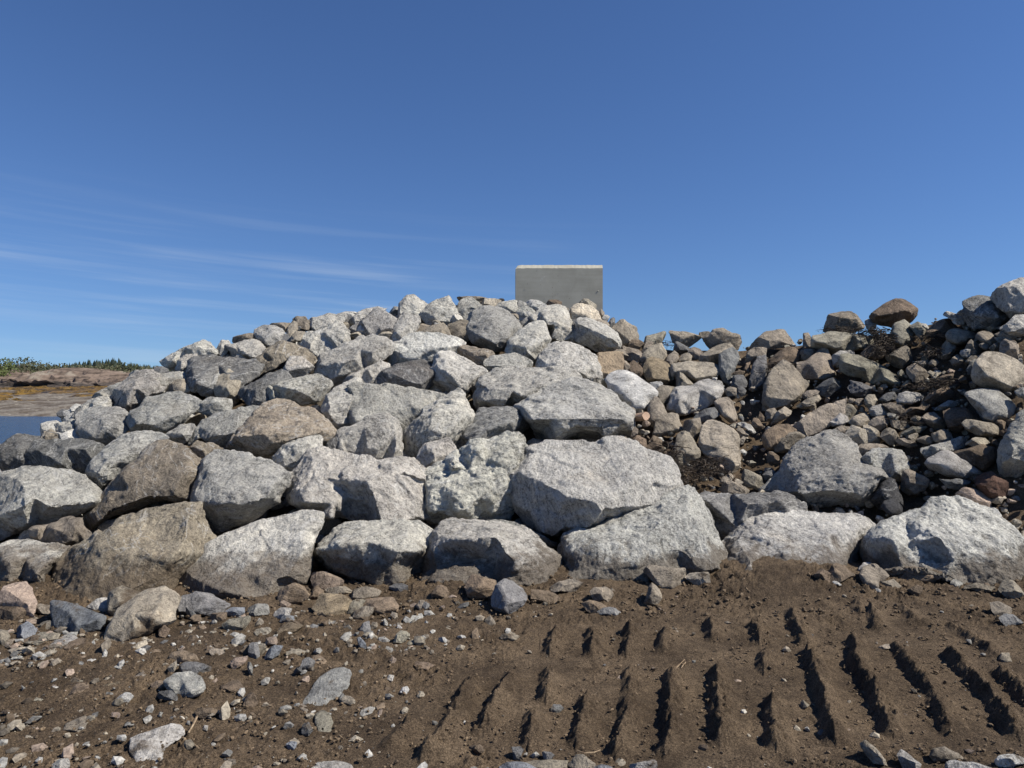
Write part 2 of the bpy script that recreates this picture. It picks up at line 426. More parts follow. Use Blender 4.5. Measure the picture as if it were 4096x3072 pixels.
ROCKS = """
A|g D k=.45|-120,420 0,385 130,305 250,325 420,360 420,480 300,600 200,630 90,655 -120,680|0,480 150,450 280,430|dark speckled boulder at the waterside end of the pile, partly out of frame|dark waterside boulder
A|g D k=.45|200,480 330,360 500,355 640,342 780,365 880,395 925,430 870,520 800,610 720,655 560,640 210,605|330,440 560,420 800,440 520,560,.3|long dark-faced boulder with pale patches just below the waterside blocks|long dark-faced boulder
A|g G|-150,680 0,668 150,630 210,590 330,592 620,625 720,660 800,720 880,790 920,825 900,880 830,950 690,1010 520,1060 380,1100 150,1180 0,1260 -150,1280|230,690,.3 330,800,.42 470,870,.4 700,920,.3 860,880,.2 180,1050,.3 520,760,.15|big grey boulder at the frame edge with a smooth sloping top and dark front|grey frame-edge boulder
A|g G|930,425 1070,320 1250,290 1450,305 1500,340 1450,420 1250,520 1110,640 1000,760 930,820 850,740 790,640 815,580 870,500|850,570,.3 960,540,.4 1050,500,.3 1180,460,.2 930,700,.25|grey boulder with a domed top and shaded end beside the brown-grey slab|domed grey boulder
A|g B smooth=6 rough=.7 tint=1.0|1390,380 1500,362 1620,400 1700,470 1830,545 1790,620 1740,700 1740,880 1600,920 1390,890 1250,960 1080,1000 960,1060 870,1130 800,1140 755,1060 800,990 900,850 1000,740 1100,640 1180,560 1300,440|1120,640,.22 1330,600,.18 1290,830,.28 1000,930,.22 1550,830,.26 1700,640,.25 860,1060,.15|long brown-grey slab lying diagonally, its thin end pointing down at the water side|diagonal brown-grey slab
B|g G tint=1.1|-30,560 80,520 170,460 280,450 450,490 560,540 690,580 790,650 780,760 690,900 560,1000 430,1090 200,1170 130,1230 60,1190 -10,1120 -45,900 -50,700|-5,860,.28 150,880,.42 400,900,.45 600,860,.4 680,720,.32 100,560,.1 350,620,.2|broad greenish grey boulder with bright upper face and black underside|greenish grey boulder
A|g B o=.1|1675,440 1740,360 1810,385 1840,370 1900,395 2010,455 1930,500 1870,505 1830,542 1700,470|1700,430 1830,470 1920,440|small brown notched block wedged above the greenish grey boulder|notched brown block
A|s B|290,1140 330,1110 540,1070 560,1040 650,1025 740,1045 760,1100 830,1150 850,1200 720,1250 640,1280 560,1300 400,1240 310,1200|340,1150 500,1120,.3 700,1110,.35 640,1200,.4|tan wedge of rock tucked beneath the tip of the diagonal slab|tan tucked wedge
A|g B o=.05 tint=1.1|830,1200 1050,1050 1250,985 1580,915 1720,930 1740,1050 1800,1180 1880,1250 1850,1300 1700,1440 1560,1600 1500,1660 1350,1760 1100,1830 760,1830 560,1790 440,1760 450,1600 520,1420 640,1290|850,1180,.15 1000,1130,.2 760,1380,.32 1100,1350,.38 1450,1400,.35 1620,1050,.2 1380,1530,.3 1640,1250,.3 700,1600,.3|huge brown boulder with a bulging face at the foot of the pile|huge brown boulder
A|g L k=.6|-100,1290 0,1270 250,1245 620,1290 600,1350 500,1480 400,1620 330,1660 190,1600 60,1640 0,1660 -100,1660|20,1400,.3 100,1430,.4 240,1400,.2 330,1540,.4 480,1400,.3|flat-topped pale rock with pebbles lying on its top|flat-topped pebbled rock
L|s P tint=1.25 o=.1|0,230 70,180 150,148 240,165 290,220 330,310 310,420 220,470 0,450 -60,330||whitish pink speckled rounded rock at the foot of the pile|pinkish speckled rock
G|g G|960,830 1010,790 1180,740 1420,730 1560,745 1620,830 1640,900 1610,1000 1530,1090 1400,1150 1310,1215 1150,1150 1060,1140 980,1000|1310,860,.3 1340,980,.4 1200,1090,.3 1500,1080,.3 1500,800,.15|blocky boulder with one bright facet and a shaded side, facing the water|bright-faceted waterside boulder
G|g L|685,940 740,925 960,920 985,960 1000,1100 960,1130 730,1140 700,1040|700,970 850,1000|small square pale block at the water's edge|square waterside block
G|g B|500,1140 560,1030 640,995 690,1040 720,1130 620,1160|580,1060|pointed grey wedge, the outermost small rock by the water|pointed waterside wedge
G|g G|820,930 850,880 910,868 960,880 960,935||-|
G|g L|1420,530 1560,400 1700,300 1830,245 1920,260 2000,310 2100,480 2060,540 1930,560 1830,640 1700,740 1650,790 1590,770 1500,690 1430,640|1560,500 1700,480,.42 1880,530,.35 1620,680,.3|peaked pale boulder standing against the distant shore|peaked shore-side boulder
G|g L|1140,620 1220,530 1380,450 1540,395 1600,440 1500,560 1390,660 1180,650|1250,560|grey rock sloping toward the kelp shore behind the peaked boulder|kelp-side rock
G|g L tint=1.05|930,860 960,740 1040,690 1220,600 1350,590 1390,640 1380,720 1200,760 1060,810 980,850|1000,770 1200,700|pale tan rock with a dark chipped corner above the bright-faceted boulder|chipped tan rock
A|g G|1150,170 1170,100 1250,60 1300,-20 1450,-60 1600,-65 1740,-20 1790,20 1750,90 1680,130 1640,200 1530,260 1450,300 1330,305 1180,295 1160,250|1180,210,.35 1300,190,.4 1500,210,.4 1640,130,.25 1420,60,.2|large rounded boulder with dark undercut base above the domed grey boulder|undercut rounded boulder
E|g L|-230,760 -130,735 0,740 60,770 150,750 240,745 290,770 320,820 330,890 200,925 60,940 -60,935 -200,900|0,830 150,830|low pale boulder spread under the overhanging crest rock|low pale boulder
E|s T|190,860 260,810 310,830 345,890 330,925 210,925|270,860|-|
E|g L k=.35|90,650 130,620 250,570 380,510 480,465 530,485 555,540 590,560 585,595 520,610 430,630 330,680 220,715 140,700|200,640,.2 410,570,.3 540,555,.3|long pale rock jutting out at the skyline above the distant trees|jutting skyline rock
E|g L|215,720 260,640 320,600 420,590 440,640 370,690 310,760 240,760|300,660|-|
E|g D tint=1.15 o=0|330,820 350,650 400,610 560,600 760,620 950,640 1000,680 950,780 880,830 830,870 800,940 470,950 350,900 320,830|360,690,.2 600,650,.2 900,690,.2 420,850,.35 750,860,.35|broad dark slab with a flat shaded front near the top of the water side|flat dark slab
E|g G|405,790 470,740 590,710 640,740 660,880 620,960 490,985 440,890|450,780 580,780,.3 540,900,.3|grey rock leaning on the flat dark slab|leaning grey rock
E|s T tint=1.1|565,900 600,800 680,715 740,750 800,800 795,880 760,980 700,1010 600,980|680,880,.4 730,960,.2 690,770,.2 610,860,.2|beige egg-like stone standing upright before the flat dark slab|upright beige stone
E|g L|680,510 760,490 900,458 960,475 1060,520 1040,560 960,620 900,640 850,600 720,590|720,545,.3 850,570,.35 960,590,.3|lozenge-shaped pale rock overhanging a dark gap near the skyline|lozenge-shaped pale rock
E|g L|580,545 640,475 700,470 720,500 690,570 600,610|640,520|-|
E|s B|708,470 740,430 810,405 850,410 920,400 920,440 860,475 760,510|800,450|-|
E|g G|915,440 925,370 1010,335 1100,340 1170,370 1215,450 1225,490 1130,500 1060,535 1000,500|1030,370,.2 1080,410,.4 1000,450,.3 1020,500,.2|blocky crest rock, shaded on its water side, below a brown cobble heap|blocky crest rock
E|s B|1050,325 1120,315 1200,320 1240,340 1190,400 1120,380||-|
E|c T|1205,420 1220,350 1260,300 1300,310 1305,370 1260,440 1230,460||upright tan oval stone on the skyline|upright tan oval stone
E|c T|1250,430 1290,390 1370,395 1375,420 1330,475 1250,480||-|
E|s B|1258,270 1300,252 1390,255 1425,270 1410,340 1360,380 1300,340 1262,295||brown flat-topped stone on the skyline above the tan oval one|brown skyline stone
E|g L tint=1.05|1380,390 1440,265 1530,255 1590,232 1660,245 1740,235 1745,270 1700,310 1610,350 1580,390 1450,395|1450,320,.3 1580,300,.3|jagged white-topped rock on the skyline slope|jagged white-topped rock
E|g L|1360,440 1400,400 1560,360 1650,295 1700,310 1770,370 1740,430 1770,475 1690,520 1560,610 1490,625 1430,570 1300,500|1400,430,.2 1655,370,.3 1670,500,.3|smooth flat-faced grey rock with a tan side near the crest|flat-faced crest rock
E|g B tint=.9|840,840 930,650 1060,550 1200,475 1290,480 1380,540 1450,600 1485,640 1440,690 1300,650 1190,660 1130,720 900,850|1220,560,.42 1180,620,.3 1000,690,.2|peaked rock with a black shaded side and warm tan sunlit side|half-shaded peaked rock
E|g L tint=1.1|1165,700 1290,615 1380,660 1450,715 1390,780 1280,815 1200,780|1200,690 1330,730,.35 1240,760|small bright pale rock in front of the half-shaded peaked rock|small bright rock
E|g L rough=.8|1450,700 1480,630 1600,560 1760,480 1950,425 2060,440 2120,480 2170,540 2100,610 1900,740 1720,840 1620,880 1560,840 1480,770|1480,700,.15 1650,720,.35 1800,690,.4 2000,600,.35 1850,540,.2|broad smooth sunlit boulder sloping down toward the water side|broad smooth sunlit boulder
E|g D tint=1.1 o=0|760,960 790,900 880,840 1020,780 1160,725 1220,750 1280,820 1150,900 1050,1000 1000,1080 770,1080|900,920,.25 1100,820,.25|dark tilted slab half hidden behind the wedge-shaped overhanging boulder|dark tilted slab
E|g L|1005,890 1200,830 1390,780 1520,780 1600,830 1620,870 1550,960 1520,1000 1350,1040 1240,1020 1100,1070 1020,1040|1040,900,.3 1220,890,.4 1400,920,.42 1500,960,.3 1560,870,.25|wedge-shaped boulder with bright flat top and dark overhanging front|overhanging wedge boulder
E|g L|1520,1050 1560,960 1640,890 1780,800 1900,830 1930,870 1780,980 1720,1120 1700,1230 1620,1240 1560,1160 1520,1080|1560,1000 1680,1010,.35 1640,1140,.2|bright-topped rock with a dark lower half beside the overhanging wedge|bright-topped rock
E|g L|1690,850 1800,770 1950,720 2080,640 2120,670 2130,720 2040,810 1930,880 1800,850|1800,800 2000,760|long pale rock below the broad smooth sunlit boulder|long pale rock
E|s L|410,1090 480,1000 540,970 640,985 690,1020 700,1090 560,1130 500,1135|430,1075 560,1060,.35 660,1060|pale wedge-shaped stone under the upright beige one|pale wedge stone
E|g L|120,1310 200,1265 270,1215 380,1205 405,1240 380,1290 350,1340 270,1395 180,1360|190,1310 280,1290,.35 330,1330|knobbly pale rock wedged between the domed and the undercut boulders|knobbly wedged rock
B|g G o=.1 rough=.7|-90,400 -70,300 30,180 130,115 330,80 450,45 560,60 600,110 560,200 500,300 400,340 300,370 240,420 220,430 90,360 0,330|-40,310,.15 100,330,.25 300,290,.25 250,160,.05|wide grey boulder with an even sloping sunlit face|wide sloping grey boulder
B|g B tint=1.25|240,430 330,310 450,160 560,60 680,-10 800,-5 900,60 1020,90 1110,170 1200,270 1205,310 1130,400 1000,470 800,520 690,540 620,545 500,490 350,465 280,450|330,330,.22 560,340,.42 760,330,.38 960,280,.35 1080,260,.3 680,110,.05|large gabled boulder with a pointed top in the middle of the pile|large gabled boulder
B|g L smooth=8|635,560 650,500 720,430 800,370 900,330 1050,300 1090,320 1085,400 1060,460 950,520 880,580 800,630 740,655 660,620||pale banded oval rock leaning between the gabled boulder and the long block|pale banded oval rock
B|g D|1080,460 1130,360 1200,320 1240,460||-|
F|g L o=.0 k=.35 rough=.8|-230,880 -150,850 0,848 70,860 250,880 420,900 560,930 650,960 640,1060 500,1200 300,1290 200,1320 100,1330 -160,1260 -220,1200 -230,1050 -170,960|-200,960,.15 -180,1180,.2 100,1150,.22 350,1080,.18 0,900,.05|wide tabular boulder with a smooth evenly lit front behind the squared block|tabular boulder
B|g L k=.3 o=.0|1205,420 1215,260 1260,245 1400,210 1480,150 1610,115 1690,130 1750,190 1790,290 1790,480 1770,525 1620,530 1450,510 1260,500 1220,460|1250,320,.25 1460,240,.2 1740,280,.25 1260,470,.32 1500,495,.32 1740,490,.32|squared block sitting on the long pale slab|squared block
F|g L|270,1310 280,1260 400,1140 430,1080 560,990 680,920 740,890 790,950 880,1130 860,1170 780,1270 680,1400 560,1500 440,1550 370,1520 300,1440|420,1140,.25 560,1110,.4 700,1090,.35 450,1330,.4 760,1160,.3 640,1300,.35|pyramid-shaped pale boulder in the centre of the pile|pale pyramid boulder
C|g L|140,580 180,420 270,370 390,330 440,345 500,430 440,530 330,580 270,600 230,645 180,615|210,430,.3 320,440,.35 260,560,.3|small angular pale rock in front of the pyramid boulder|small angular pale rock
C|g D tint=1.3|470,370 560,270 640,150 700,80 840,65 970,60 1030,100 1060,160 1000,290 890,370 800,420 600,450 520,430|590,250,.3 800,250,.35 990,190,.3 660,350,.35|darker speckled angular rock above the craggy boulder|dark speckled angular rock
B|g L o=.1 rough=1.2|775,660 800,620 880,580 890,490 960,465 1090,445 1200,460 1400,510 1600,530 1900,515 1985,640 2000,760 2000,1040 1850,1070 1600,1105 1400,1090 1200,1050 920,970 790,910 775,800|900,650,.3 930,590,.2 1080,680,.3 1330,710,.35 1480,720,.4 1720,620,.3 1960,650,.25 920,900,.35 1160,1030,.4 1620,1050,.4 1860,1040,.27 1290,830,.2 1180,920,.28|long block-shaped pale slab with chipped shadowed front, lying level|long chipped slab
C|g L rough=1.7|210,930 220,640 260,600 420,510 520,440 620,370 740,350 860,330 960,290 1040,283 1090,310 1135,420 1130,520 1080,640 1060,900 980,1030 860,1090 600,1100 400,1100 330,1120 270,1070 230,980|240,680,.2 450,560,.35 690,420,.3 1000,460,.3 480,700,.28 690,780,.35 560,920,.35 280,900,.3 860,680,.28 440,640,.2 620,610,.22 750,540,.2|craggy pale boulder with broken knobbly surface beside the largest one|craggy pale boulder
C|g W o=.3 rough=1.1|930,690 960,640 1100,490 1140,430 1220,400 1300,360 1500,365 1700,360 1914,345 2060,370 2150,410 2346,507 2400,578 2453,722 2490,850 2300,1050 2000,1200 1620,1180 1440,1235 1300,1190 1150,1100 1100,1020 1010,920 990,790|1010,690,.2 1150,520,.12 1080,800,.25 1250,880,.35 1450,1010,.4 1600,1090,.36 1800,900,.4 1500,700,.3 2000,620,.25 1850,480,.12 2200,800,.36 1320,1170,.15|largest whitish boulder of the pile, massive and sunlit, below the dark-speckled one|largest white boulder
J|g W o=.1 rough=1.1|-388,1655 -411,1433 -388,1288 -322,1199 -188,1132 34,1071 145,988 400,920 540,870 620,820 740,760 850,728 920,780 990,880 1040,1000 1080,1120 1150,1260 1215,1430 1170,1520 1050,1560 700,1640 300,1680 0,1700|-300,1260,.15 -100,1230,.25 100,1300,.33 330,1360,.4 480,1250,.38 600,1080,.33 760,1180,.4 920,1220,.45 960,1340,.42 1090,1480,.3 850,900,.2 400,1500,.26 -250,1500,.22 780,1450,.26|massive white boulder with bright flank and shaded front, at the mud's edge|white mud-edge boulder
C|g L o=.55|150,1640 170,1520 200,1370 250,1220 330,1130 370,1080 560,1055 720,1070 930,1110 1110,1150 1200,1200 1290,1300 1400,1390 1410,1500 1410,1640 1250,1660 900,1700 400,1700|330,1180,.2 480,1230,.35 640,1240,.4 860,1200,.42 960,1320,.45 1050,1420,.42 1170,1520,.35 1190,1420,.3 290,1300,.22 320,1500,.2 800,1450,.2 560,1400,.2|flat-topped boulder with a pitch-dark hollow front at the foot of the pile|hollow-fronted boulder
C|g G dz=.25|690,1080 760,1040 1000,1080 1110,1130 1300,1230 1425,1300 1420,1390 1200,1300 900,1200||-|
B|g L o=.5|1015,1480 1020,1350 1080,1260 1160,1180 1300,1110 1600,1090 1870,1080 2010,1060 2090,1130 2060,1180 2000,1290 1980,1400 1960,1500 1900,1640 1700,1660 1400,1650 1200,1600 1050,1540|1060,1330,.22 1230,1290,.4 1500,1260,.4 1740,1350,.42 1960,1340,.2 1160,1330,.32 1690,1470,.3|rounded boulder with bright top and black front beneath the long chipped slab|black-fronted boulder
B|g L o=0 k=.55 smooth=5 rough=.7 tint=1.05|-235,1668 -190,1600 -30,1400 100,1260 250,1170 440,1090 600,1040 900,985 1080,1010 1090,1100 1040,1230 1015,1320 990,1480 945,1600 705,1700 442,1796 236,1800 0,1720|-100,1560,.15 100,1600,.22 400,1500,.22 700,1560,.26 900,1500,.26 980,1260,.22 930,1215,.2 600,1180,.08 300,1250,.08 1010,1100,.1|wide smooth pale boulder with a flat sloping face at the foot of the pile|smooth flat-faced boulder
F|g G rough=.8|-260,440 -170,330 -70,270 0,200 100,190 170,210 220,240 210,340 150,490 60,500 -50,450 -190,480|-70,300,.3 30,260,.25 130,330|domed grey boulder near the crest, shaded toward the water|domed crest boulder
F|g L|-290,320 -180,260 -100,185 30,172 110,190 -50,280 -150,340||-|
F|g L|200,210 230,140 290,75 360,65 420,105 470,140 440,230 380,300 250,260||triangular pale rock topping the skyline of the pile|triangular skyline rock
F|g L|160,400 190,300 250,225 370,235 395,370 300,430 210,520 170,500 150,450|190,400,.2 280,330,.25|pale slab leaning below the triangular skyline rock|leaning pale slab
F|g L smooth=5|400,210 470,150 530,120 640,75 720,100 745,130 720,200 650,290 600,350 480,345 420,280||rounded pale boulder with brown freckles on the crest|freckled crest boulder
F|g L|690,280 740,130 800,95 900,85 935,110 940,190 870,240 850,290 740,295|800,180,.3 900,180|-|
F|s B|730,120 830,95 950,75 1010,90 1050,110 1000,150 800,140||-|
F|s K|1060,130 1090,95 1140,100 1145,130 1100,140||small black rock on the skyline near the concrete block|black skyline rock
F|s C|935,160 950,115 1040,100 1090,120 1115,150 1060,190 960,180||peach-coloured stone on the crest beside the black one|peach crest stone
F|g L|1050,180 1110,130 1260,120 1265,200 1230,255 1150,250||-|
F|g L|1255,200 1255,115 1320,125 1345,160 1290,220||-|
F|g W|1310,165 1400,105 1450,110 1520,160 1500,200 1440,210 1350,190|1430,150|white-capped stone at the foot of the concrete block|white-capped stone
F|s N tint=1.3|1515,170 1560,108 1600,105 1655,155 1620,180|1590,135|brown pointed stone against the foot of the concrete block|brown pointed stone
F|g L o=.45|1365,260 1410,230 1480,170 1600,158 1690,165 1720,220 1730,290 1775,420 1740,470 1660,490 1560,495 1540,420 1500,320 1390,300|1400,290,.2 1520,320,.4 1600,320,.42 1700,370,.42 1750,430,.25 1560,460,.12 1650,480,.12|boulder with a bright top and black front below the concrete block|black-fronted crest boulder
F|g G|1240,250 1330,170 1400,180 1420,210 1370,270 1330,290|1330,220|-|
F|g G|1270,350 1330,270 1380,260 1400,310 1340,350||-|
F|g C smooth=6 tint=1.05|1720,290 1720,210 1760,150 1830,138 1900,155 1960,200 2010,260 2035,320 1950,330 1800,280 1750,340|1770,200,.3 1900,220,.25|creamy white rounded boulder before the concrete block's corner|creamy crest boulder
F|s C|1800,140 1840,105 1890,110 1950,150 1965,210 1880,190|1880,140|cream stone perched against the concrete block|cream perched stone
F|g L o=.5|1750,450 1785,290 1800,255 1850,270 1980,310 2080,360 2140,410 2165,480 2165,560 2130,585 2060,580 1900,540 1770,480|1790,320,.3 1900,380,.4 2000,430,.42 2090,500,.42 2150,500,.28|long boulder, lit along its sloping top, dark below, at the crest's outer corner|lit-edged crest boulder
F|g G|800,340 820,230 900,195 940,170 1030,165 1150,220 1290,270 1300,320 1230,420 1160,530 1080,570 1040,560 870,490 830,420|870,220,.1 1010,270,.32 1030,330,.4 930,440,.3 1180,330,.25 1090,520,.25 1140,480,.3|angular boulder with a dark speckled left facet below the crest|two-toned angular boulder
F|g L|1160,560 1190,460 1300,360 1420,305 1480,300 1500,330 1540,430 1550,490 1490,590 1440,620 1400,695 1350,660 1180,590|1330,530,.35 1400,430,.3 1500,470,.3 1370,640,.25 1220,500,.22|pale tooth-shaped boulder tapering downward near the crest|tooth-shaped boulder
F|s B tint=1.2|370,410 480,340 590,318 640,360 690,430 600,450 450,450||-|
F|s B|640,330 680,285 830,280 860,400 830,490 720,480 670,430|740,350|brown cubic rock shaded between two pale boulders below the crest|brown cubic rock
F|g W rough=.9|120,600 150,540 260,430 400,400 560,410 700,450 790,490 790,570 710,620 560,670 480,700 260,720 150,730|180,600,.25 400,580,.33 560,560,.33 650,520,.25 400,460,.1|bright dome-shaped whitish boulder in the upper pile|bright dome boulder
F|g D tint=.9|10,830 80,760 240,690 440,640 490,640 540,760 550,900 400,910 250,890 120,880|200,760,.3 380,790,.35 420,720,.2|dark blue-grey fractured rock beneath the bright dome|dark fractured rock
F|g L rough=1.2|495,730 530,590 590,560 680,550 740,600 830,650 960,720 995,750 930,810 880,860 800,940 700,930 600,945 540,900|540,600,.2 600,680,.4 650,760,.42 780,850,.35 900,760,.25 850,680,.12|tan-grey boulder with a sharp vertical edge, dark on one flank|sharp-edged tan boulder
F|g B tint=1.2|725,560 760,500 830,520 930,545 1010,560 1050,590 980,670 920,690 830,640 750,610|770,560 870,590,.35 960,610|tan elongated rock lying across the sharp-edged boulder's top|tan elongated rock
F|g L|970,650 1050,600 1180,580 1270,620 1390,700 1350,740 1150,760 1000,755|1000,700 1130,690,.3|low layered pale rock under the tooth-shaped boulder|low layered rock
F|g L|1420,700 1470,600 1550,500 1650,488 1780,510 1880,550 1950,610 1990,700 1995,860 1900,880 1700,820 1560,760|1560,700,.3 1680,620,.33 1730,740,.38 1860,740,.33 1950,740,.2|large pale boulder with shaded flank above the dark-speckled one|shaded-flank pale boulder
F|g L k=.6 o=.35|880,960 930,820 980,770 1080,720 1250,705 1600,705 1720,730 1800,780 1850,820 1750,940 1450,1040 1320,1080 1250,1090 1150,1060 1050,1080 930,1080 890,1030|930,850,.22 1010,900,.32 1200,910,.4 1270,950,.38 1440,870,.33 1120,1050,.25 1620,830,.2 1090,790,.05 950,1000,.2|broad flat-topped slab resting in the upper middle of the pile|broad flat-topped slab
F|g G o=.5 tint=1.1|1250,1060 1330,1000 1480,880 1620,840 1720,800 1830,805 1980,860 2090,950 2180,1050 2230,1080 2290,1180 2290,1280 2250,1340 2100,1365 1900,1365 1700,1360 1500,1375 1440,1310 1390,1200 1290,1120|1310,1060,.2 1390,1170,.33 1560,1160,.42 1760,1190,.45 2000,1210,.45 2160,1180,.4 2240,1180,.22 1620,1000,.2 1950,1000,.2 2000,1300,.3 1600,1320,.25|big dark-speckled boulder with a black underside on the largest white boulder|dark-speckled boulder
K|g G k=.45 o=.2|-390,760 -330,700 -200,560 -130,420 -60,330 0,270 100,200 200,160 300,155 420,220 490,300 520,380 600,450 740,540 840,600 840,680 760,790 640,890 520,950 300,980 100,960 -60,850 -250,770|-100,560,.15 150,480,.28 420,560,.38 700,600,.4 790,630,.3 250,720,.42 0,780,.35 560,820,.33 220,220,.1|big triangular blue-grey boulder standing among the brown rubble|triangular blue-grey boulder
J|g D tint=1.2 dz=.1|950,810 1000,785 1250,775 1500,770 1700,770 1850,810 1950,880 1985,950 1900,1100 1600,1200 1450,1350 1200,1450 1100,1200 1040,1000|1050,880,.3 1400,870,.35 1700,840,.3 1300,1100,.2|dark speckled boulder mostly in shadow between two white boulders|shadowed speckled boulder
J|g W o=.05 rough=.9|1215,1380 1230,1260 1330,1140 1420,1040 1520,980 1620,930 1800,945 2000,960 2200,975 2400,985 2600,1020 2700,1100 2725,1150 2640,1260 2560,1380 2430,1460 2300,1520 2150,1570 1900,1560 1700,1580 1300,1560 1215,1500|1300,1250,.22 1440,1090,.15 1650,1080,.26 1560,1320,.35 1800,1250,.36 2200,1200,.36 2500,1130,.26 1450,1430,.26 2000,1420,.36 2400,1380,.26|long low white boulder behind the churned mud|long low white boulder
K|g W o=.2 rough=1.2|630,1310 680,1230 760,1150 840,1090 1050,1010 1200,960 1270,900 1290,820 1420,795 1560,830 1700,890 1800,920 1920,930 2000,990 2100,1080 2200,1230 2350,1420 2400,1620 1950,1680 1700,1700 1300,1720 1000,1660 850,1620 700,1500 640,1400|770,1230,.2 900,1240,.33 1080,1260,.26 1250,1140,.33 1350,1200,.38 1340,1400,.26 1500,1450,.38 1800,1500,.38 1950,1580,.26 2050,1250,.28 1900,1050,.12 1450,950,.12 1000,1500,.26 1750,1250,.38 2200,1500,.2|bluish white boulder with a jagged shadow, at the far end of the base row|bluish white boulder
K|g L|1935,370 2000,250 2060,150 2110,40 2212,-40 2350,-80 2450,200 2450,500 2212,600 2110,660 2000,650 1960,560 1940,480|2060,300,.3 2100,410,.35 2200,420,.35 2000,480,.2 2212,100,.15|grey boulder cut by the frame edge above the bluish white one|frame-cut grey boulder
K|g W|630,460 680,400 740,360 900,355 1010,375 1045,440 1080,520 1080,640 1040,685 900,660 850,610 780,560 700,520|700,450,.25 960,580,.4 1040,520,.3 900,640,.22|pale blue-white rock leaning on the triangular boulder's shoulder|blue-white leaning rock
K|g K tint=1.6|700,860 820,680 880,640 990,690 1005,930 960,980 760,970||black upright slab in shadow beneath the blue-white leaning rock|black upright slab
K|c K tint=1.4|800,930 840,870 900,848 960,870 1010,930 1010,990 930,1040 890,1010 830,960||smooth black round cobble in the hollow by the triangular boulder|black round cobble
K|c L tint=.9|1248,500 1290,450 1400,390 1470,383 1600,440 1740,510 1800,580 1790,610 1700,660 1560,640 1400,600 1290,560||smooth grey oval boulder with fine banding among the rubble|banded grey oval
K|s D|1378,680 1420,650 1550,645 1700,665 1690,720 1560,760 1450,730||flat dark stone directly under the banded grey oval|flat dark stone
K|s B|1045,720 1080,640 1100,590 1200,555 1280,600 1275,680 1230,760 1150,830 1070,790|1090,650 1270,670,.25|blocky grey-brown rock with a shaded front by the banded oval|blocky grey-brown rock
K|s P tint=1.15|1560,800 1620,750 1690,735 1780,790 1860,850 1905,910 1850,935 1760,920 1640,850||pinkish granite cobble resting behind the bluish white boulder|pinkish granite cobble
K|s R|1730,640 1860,585 1900,600 1960,640 2050,690 2065,740 2030,780 2060,830 2010,850 1900,800 1800,740||rusty dark red jagged rock under the frame-cut boulder|rusty red rock
K|s N|1490,390 1650,330 1810,310 1900,350 1960,430 1930,560 1800,570 1680,480||brown rock half in shadow above the banded grey oval|half-shaded brown rock
K|g L|1170,350 1300,320 1400,290 1560,230 1640,260 1660,300 1500,380 1390,410 1260,450 1190,400||flat bluish rock among small stones above the banded oval|flat bluish rock
K|s T|1660,300 1760,245 1830,250 1890,300 1880,350 1780,330||-|
K|s B tint=1.2|1300,210 1400,165 1470,195 1530,240 1440,290 1370,310||-|
K|s B|1160,260 1250,228 1330,250 1370,290 1280,315 1190,300||-|
K|s B|975,280 1060,255 1140,280 1172,330 1100,350 1000,310||-|
K|s T|1060,260 1150,203 1185,215 1150,285||-|
K|s B tint=1.1|800,270 820,190 890,150 960,180 1012,260 950,310 860,315|870,220,.3|-|
K|s C tint=.9|440,210 520,150 600,125 690,220 715,320 600,340 520,355 470,290||cream rounded rock directly above the blue-white leaning rock|cream rounded rock
K|s C tint=.85|600,125 700,150 790,200 805,290 720,320 690,220||-|
K|s B tint=1.2|520,370 580,325 900,325 930,350 740,390 640,480 570,430||-|
K|c B|350,165 410,130 510,140 460,215 370,205||-|
K|c T|490,100 540,40 620,10 680,30 702,80 650,135 560,145||plump tan cobble below the round pale cobbles of the bank|plump tan cobble
K|c L tint=.9|300,95 360,50 400,5 470,40 488,100 420,130 320,130||-|
K|s B|690,110 760,50 850,38 888,80 860,150 760,190 700,150||-|
K|s L tint=.85|850,5 930,30 988,70 900,130 880,60||-|
K|s B tint=1.15|912,110 980,80 1060,100 1090,145 1020,180 950,150||-|
K|s O|1000,200 1100,150 1270,135 1240,165 1120,210 1040,228||flat greenish sliver of stone in the rubble|greenish flat sliver
K|s B|1225,60 1260,10 1330,0 1400,30 1490,100 1495,160 1340,180 1260,110|1330,90,.25|brown-grey angular rock with a split edge in the rubble bank|split brown-grey rock
K|s N tint=1.1|1400,0 1500,-50 1640,-30 1770,80 1650,110 1600,180 1500,190||-|
K|c T tint=.9|1610,110 1650,72 1760,80 1920,120 2000,160 2000,190 1920,235 1780,230 1650,170||long flat tan stone, tilted, below the smooth grey round boulder|long flat tan stone
I|c L tint=.85|1630,1180 1680,1150 1800,1125 1960,1135 2060,1210 2125,1300 2110,1380 2020,1450 1900,1460 1800,1420 1770,1340 1690,1260||smooth grey round boulder near the edge of the rubble bank|smooth grey round boulder
I|c C tint=.95|1715,1000 1740,830 1830,770 1950,760 2120,830 2260,930 2300,1050 2212,1130 2060,1180 1900,1120 1790,1090 1730,1040|1760,880,.25 1860,1000,.33 2050,1080,.28 2000,880,.15|big cream boulder with a groove, high on the rubble bank|big cream boulder
I|g G|2120,1140 2212,1090 2300,1100 2280,1220 2160,1190||-|
I|g L|1940,215 2050,140 2150,80 2212,60 2350,30 2450,200 2400,400 2212,430 2150,390 2060,300||grey boulder filling the skyline corner of the frame|skyline-corner boulder
I|g D tint=1.35 o=.1|1600,390 1700,330 1670,270 1720,240 1860,205 1950,220 2060,290 2150,380 2070,450 2000,510 1920,555 1850,520 1720,530 1700,440|1720,290,.2 1880,270,.2 1960,330,.38 1990,420,.33 1780,400,.18 2050,440,.22|dark jagged speckled boulder on the skyline beside the corner boulder|dark jagged skyline boulder
